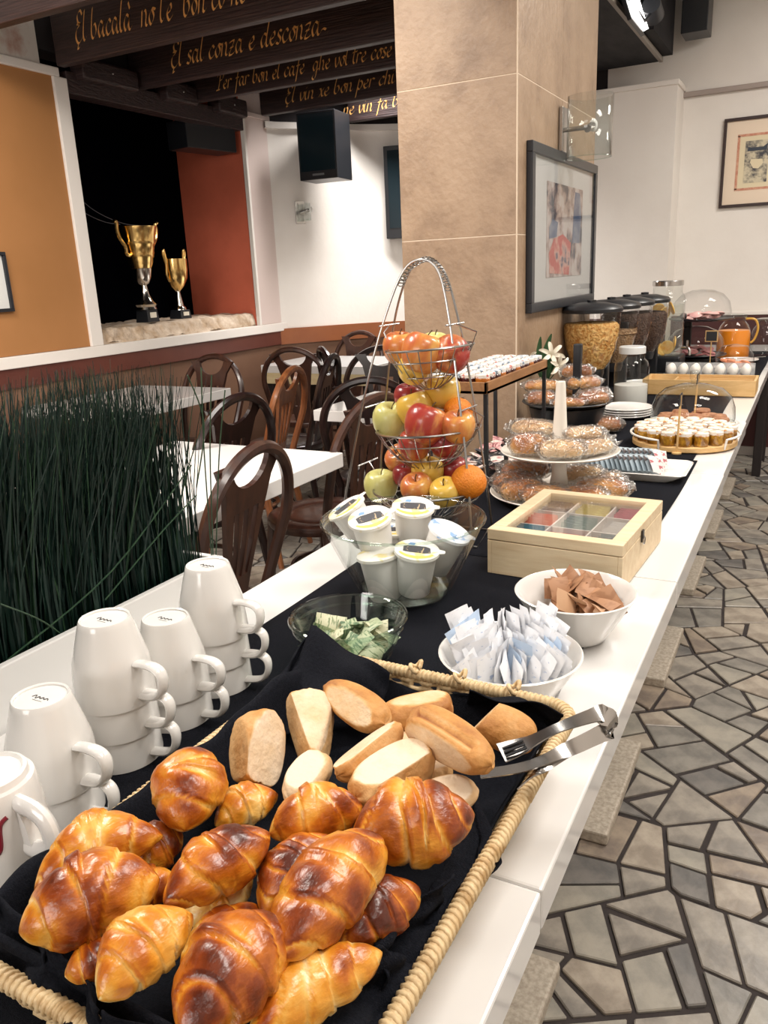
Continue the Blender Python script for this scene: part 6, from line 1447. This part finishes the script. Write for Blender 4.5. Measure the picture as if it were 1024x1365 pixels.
# spot lamp at the soffit edge
q = atx(846, 8, -0.90)
t = thing('spot_lamp', 'bright white spot lamp with a black yoke at the soffit edge', 'lamp', q)
MB().box(0, 0, 0, 0.03, 0.30, 0.16, T(ry=-0.35)).build('lamp_face', mat('lit_lamp_face', (1, 0.98, 0.94), 0.5, emit=6.0), t, smooth=False)
MB().box(-0.02, 0.0, 0.005, 0.02, 0.33, 0.20, T(ry=-0.35)).build('housing', M_black, t, smooth=False, bevel=0.004)
MB().lathe([(0.0001, 0.09), (0.045, 0.09), (0.05, 0.0), (0.03, -0.02), (0.0001, -0.02)], 20, T(0.05, 0.23, 0.0, rx=1.2)).build('spot_head', M_black, t)
MB().tube([(0.0, -0.18, 0.0), (0.04, 0.05, -0.06), (0.05, 0.20, 0.02)], 0.008, 8).build('yoke', M_black, t)
# ------------------------------------------------------------------ trophies on the stone ledge
M_goldm = mat('polished_gold', (0.90, 0.62, 0.24), 0.2, 1.0); M_silv = mat('polished_silver', (0.72, 0.68, 0.62), 0.15, 1.0); M_plq = mat('pale_plaque', (0.75, 0.70, 0.58), 0.4)
def trophy(label, px, py, X, H, prof_t, prof_b, hand, R, split=True, baseh=0.075, bw=0.10):
    q = atx(px, py, X); t = thing('trophy', label, 'trophy', (q.x, q.y, 1.078), group='trophies on the stone ledge')
    MB().box(0, 0, baseh/2, bw, bw, baseh, None, 0.85, 0.85).build('plinth', M_black, t, smooth=False, bevel=0.003)
    MB().box(bw/2-0.0015, -0.0, baseh*0.55, 0.004, bw*0.5, baseh*0.42, T(rz=0)).build('plaque', M_plq, t, smooth=False)
    MB().lathe([(r_*R, baseh+z*H) for r_, z in prof_b], 28).build('stem', M_silv, t)
    MB().lathe([(r_*R, baseh+z*H) for r_, z in prof_t], 32).build('cup', M_goldm, t)
    for s in (-1, 1):
        MB().tube(crom([(0, s*a*R, baseh+b*H) for a, b in hand], 5), R*0.10, 8).build('handle', M_goldm, t)
    return t
trophy('tall gold and silver two-handled trophy on the stone ledge', 197, 424, -3.575, 0.47, [(0.50, 0.50), (0.62, 0.56), (0.66, 0.62), (0.72, 0.64), (0.72, 0.67), (0.80, 0.78), (0.86, 0.80), (0.86, 0.83), (0.92, 0.92), (1.0, 0.985), (1.03, 1.0), (0.95, 1.0), (0.5, 0.62), (0.0001, 0.55)],
       [(0.55, 0.0), (0.50, 0.03), (0.58, 0.06), (0.42, 0.10), (0.24, 0.18), (0.18, 0.26), (0.16, 0.30), (0.30, 0.32), (0.45, 0.40), (0.52, 0.50)], [(0.72, 0.66), (0.95, 0.68), (0.98, 0.76), (1.30, 0.86), (1.42, 0.96), (1.40, 1.04), (1.55, 1.06)], 0.112)
trophy('small gold cup trophy at the right of the stone ledge', 241, 421, -3.60, 0.31, [(0.22, 0.38), (0.55, 0.46), (0.90, 0.62), (1.0, 0.80), (1.0, 1.0), (0.94, 1.0), (0.85, 0.66), (0.0001, 0.45)],
       [(0.55, 0.0), (0.50, 0.05), (0.35, 0.08), (0.20, 0.30), (0.16, 0.36), (0.24, 0.385)], [(0.85, 0.56), (1.15, 0.70), (1.10, 0.90), (1.35, 1.10), (1.20, 1.18), (1.10, 1.05), (1.02, 0.92)], 0.075, baseh=0.055)
trophy('silver trophy half hidden behind the white board frame', 119, 436, -3.60, 0.33, [(0.22, 0.38), (0.45, 0.60), (0.60, 0.74), (0.62, 0.80), (0.95, 0.84), (0.95, 1.0), (0.85, 1.0), (0.0001, 0.85)], [(0.65, 0.0), (0.6, 0.05), (0.5, 0.2), (0.25, 0.30), (0.22, 0.385)], [(0.6, 0.72), (0.8, 0.78), (0.9, 0.9)], 0.06, baseh=0.04)
def cable(label, pts): tag(MB().tube(crom(pts, 8), 0.0022, 5).build('cable', mat('grey_cable', (0.10, 0.10, 0.11), 0.5), None), label, 'cable', 'cables in the dark opening')
cable('thin cable sagging behind the tall trophy, upper one', [atx(92, 250, -3.75), atx(125, 280, -3.75), atx(165, 298, -3.75), atx(200, 301, -3.75)])
cable('thin cable sagging behind the tall trophy, lower one', [atx(90, 268, -3.75), atx(115, 285, -3.75), atx(140, 296, -3.75), atx(160, 299, -3.75)])
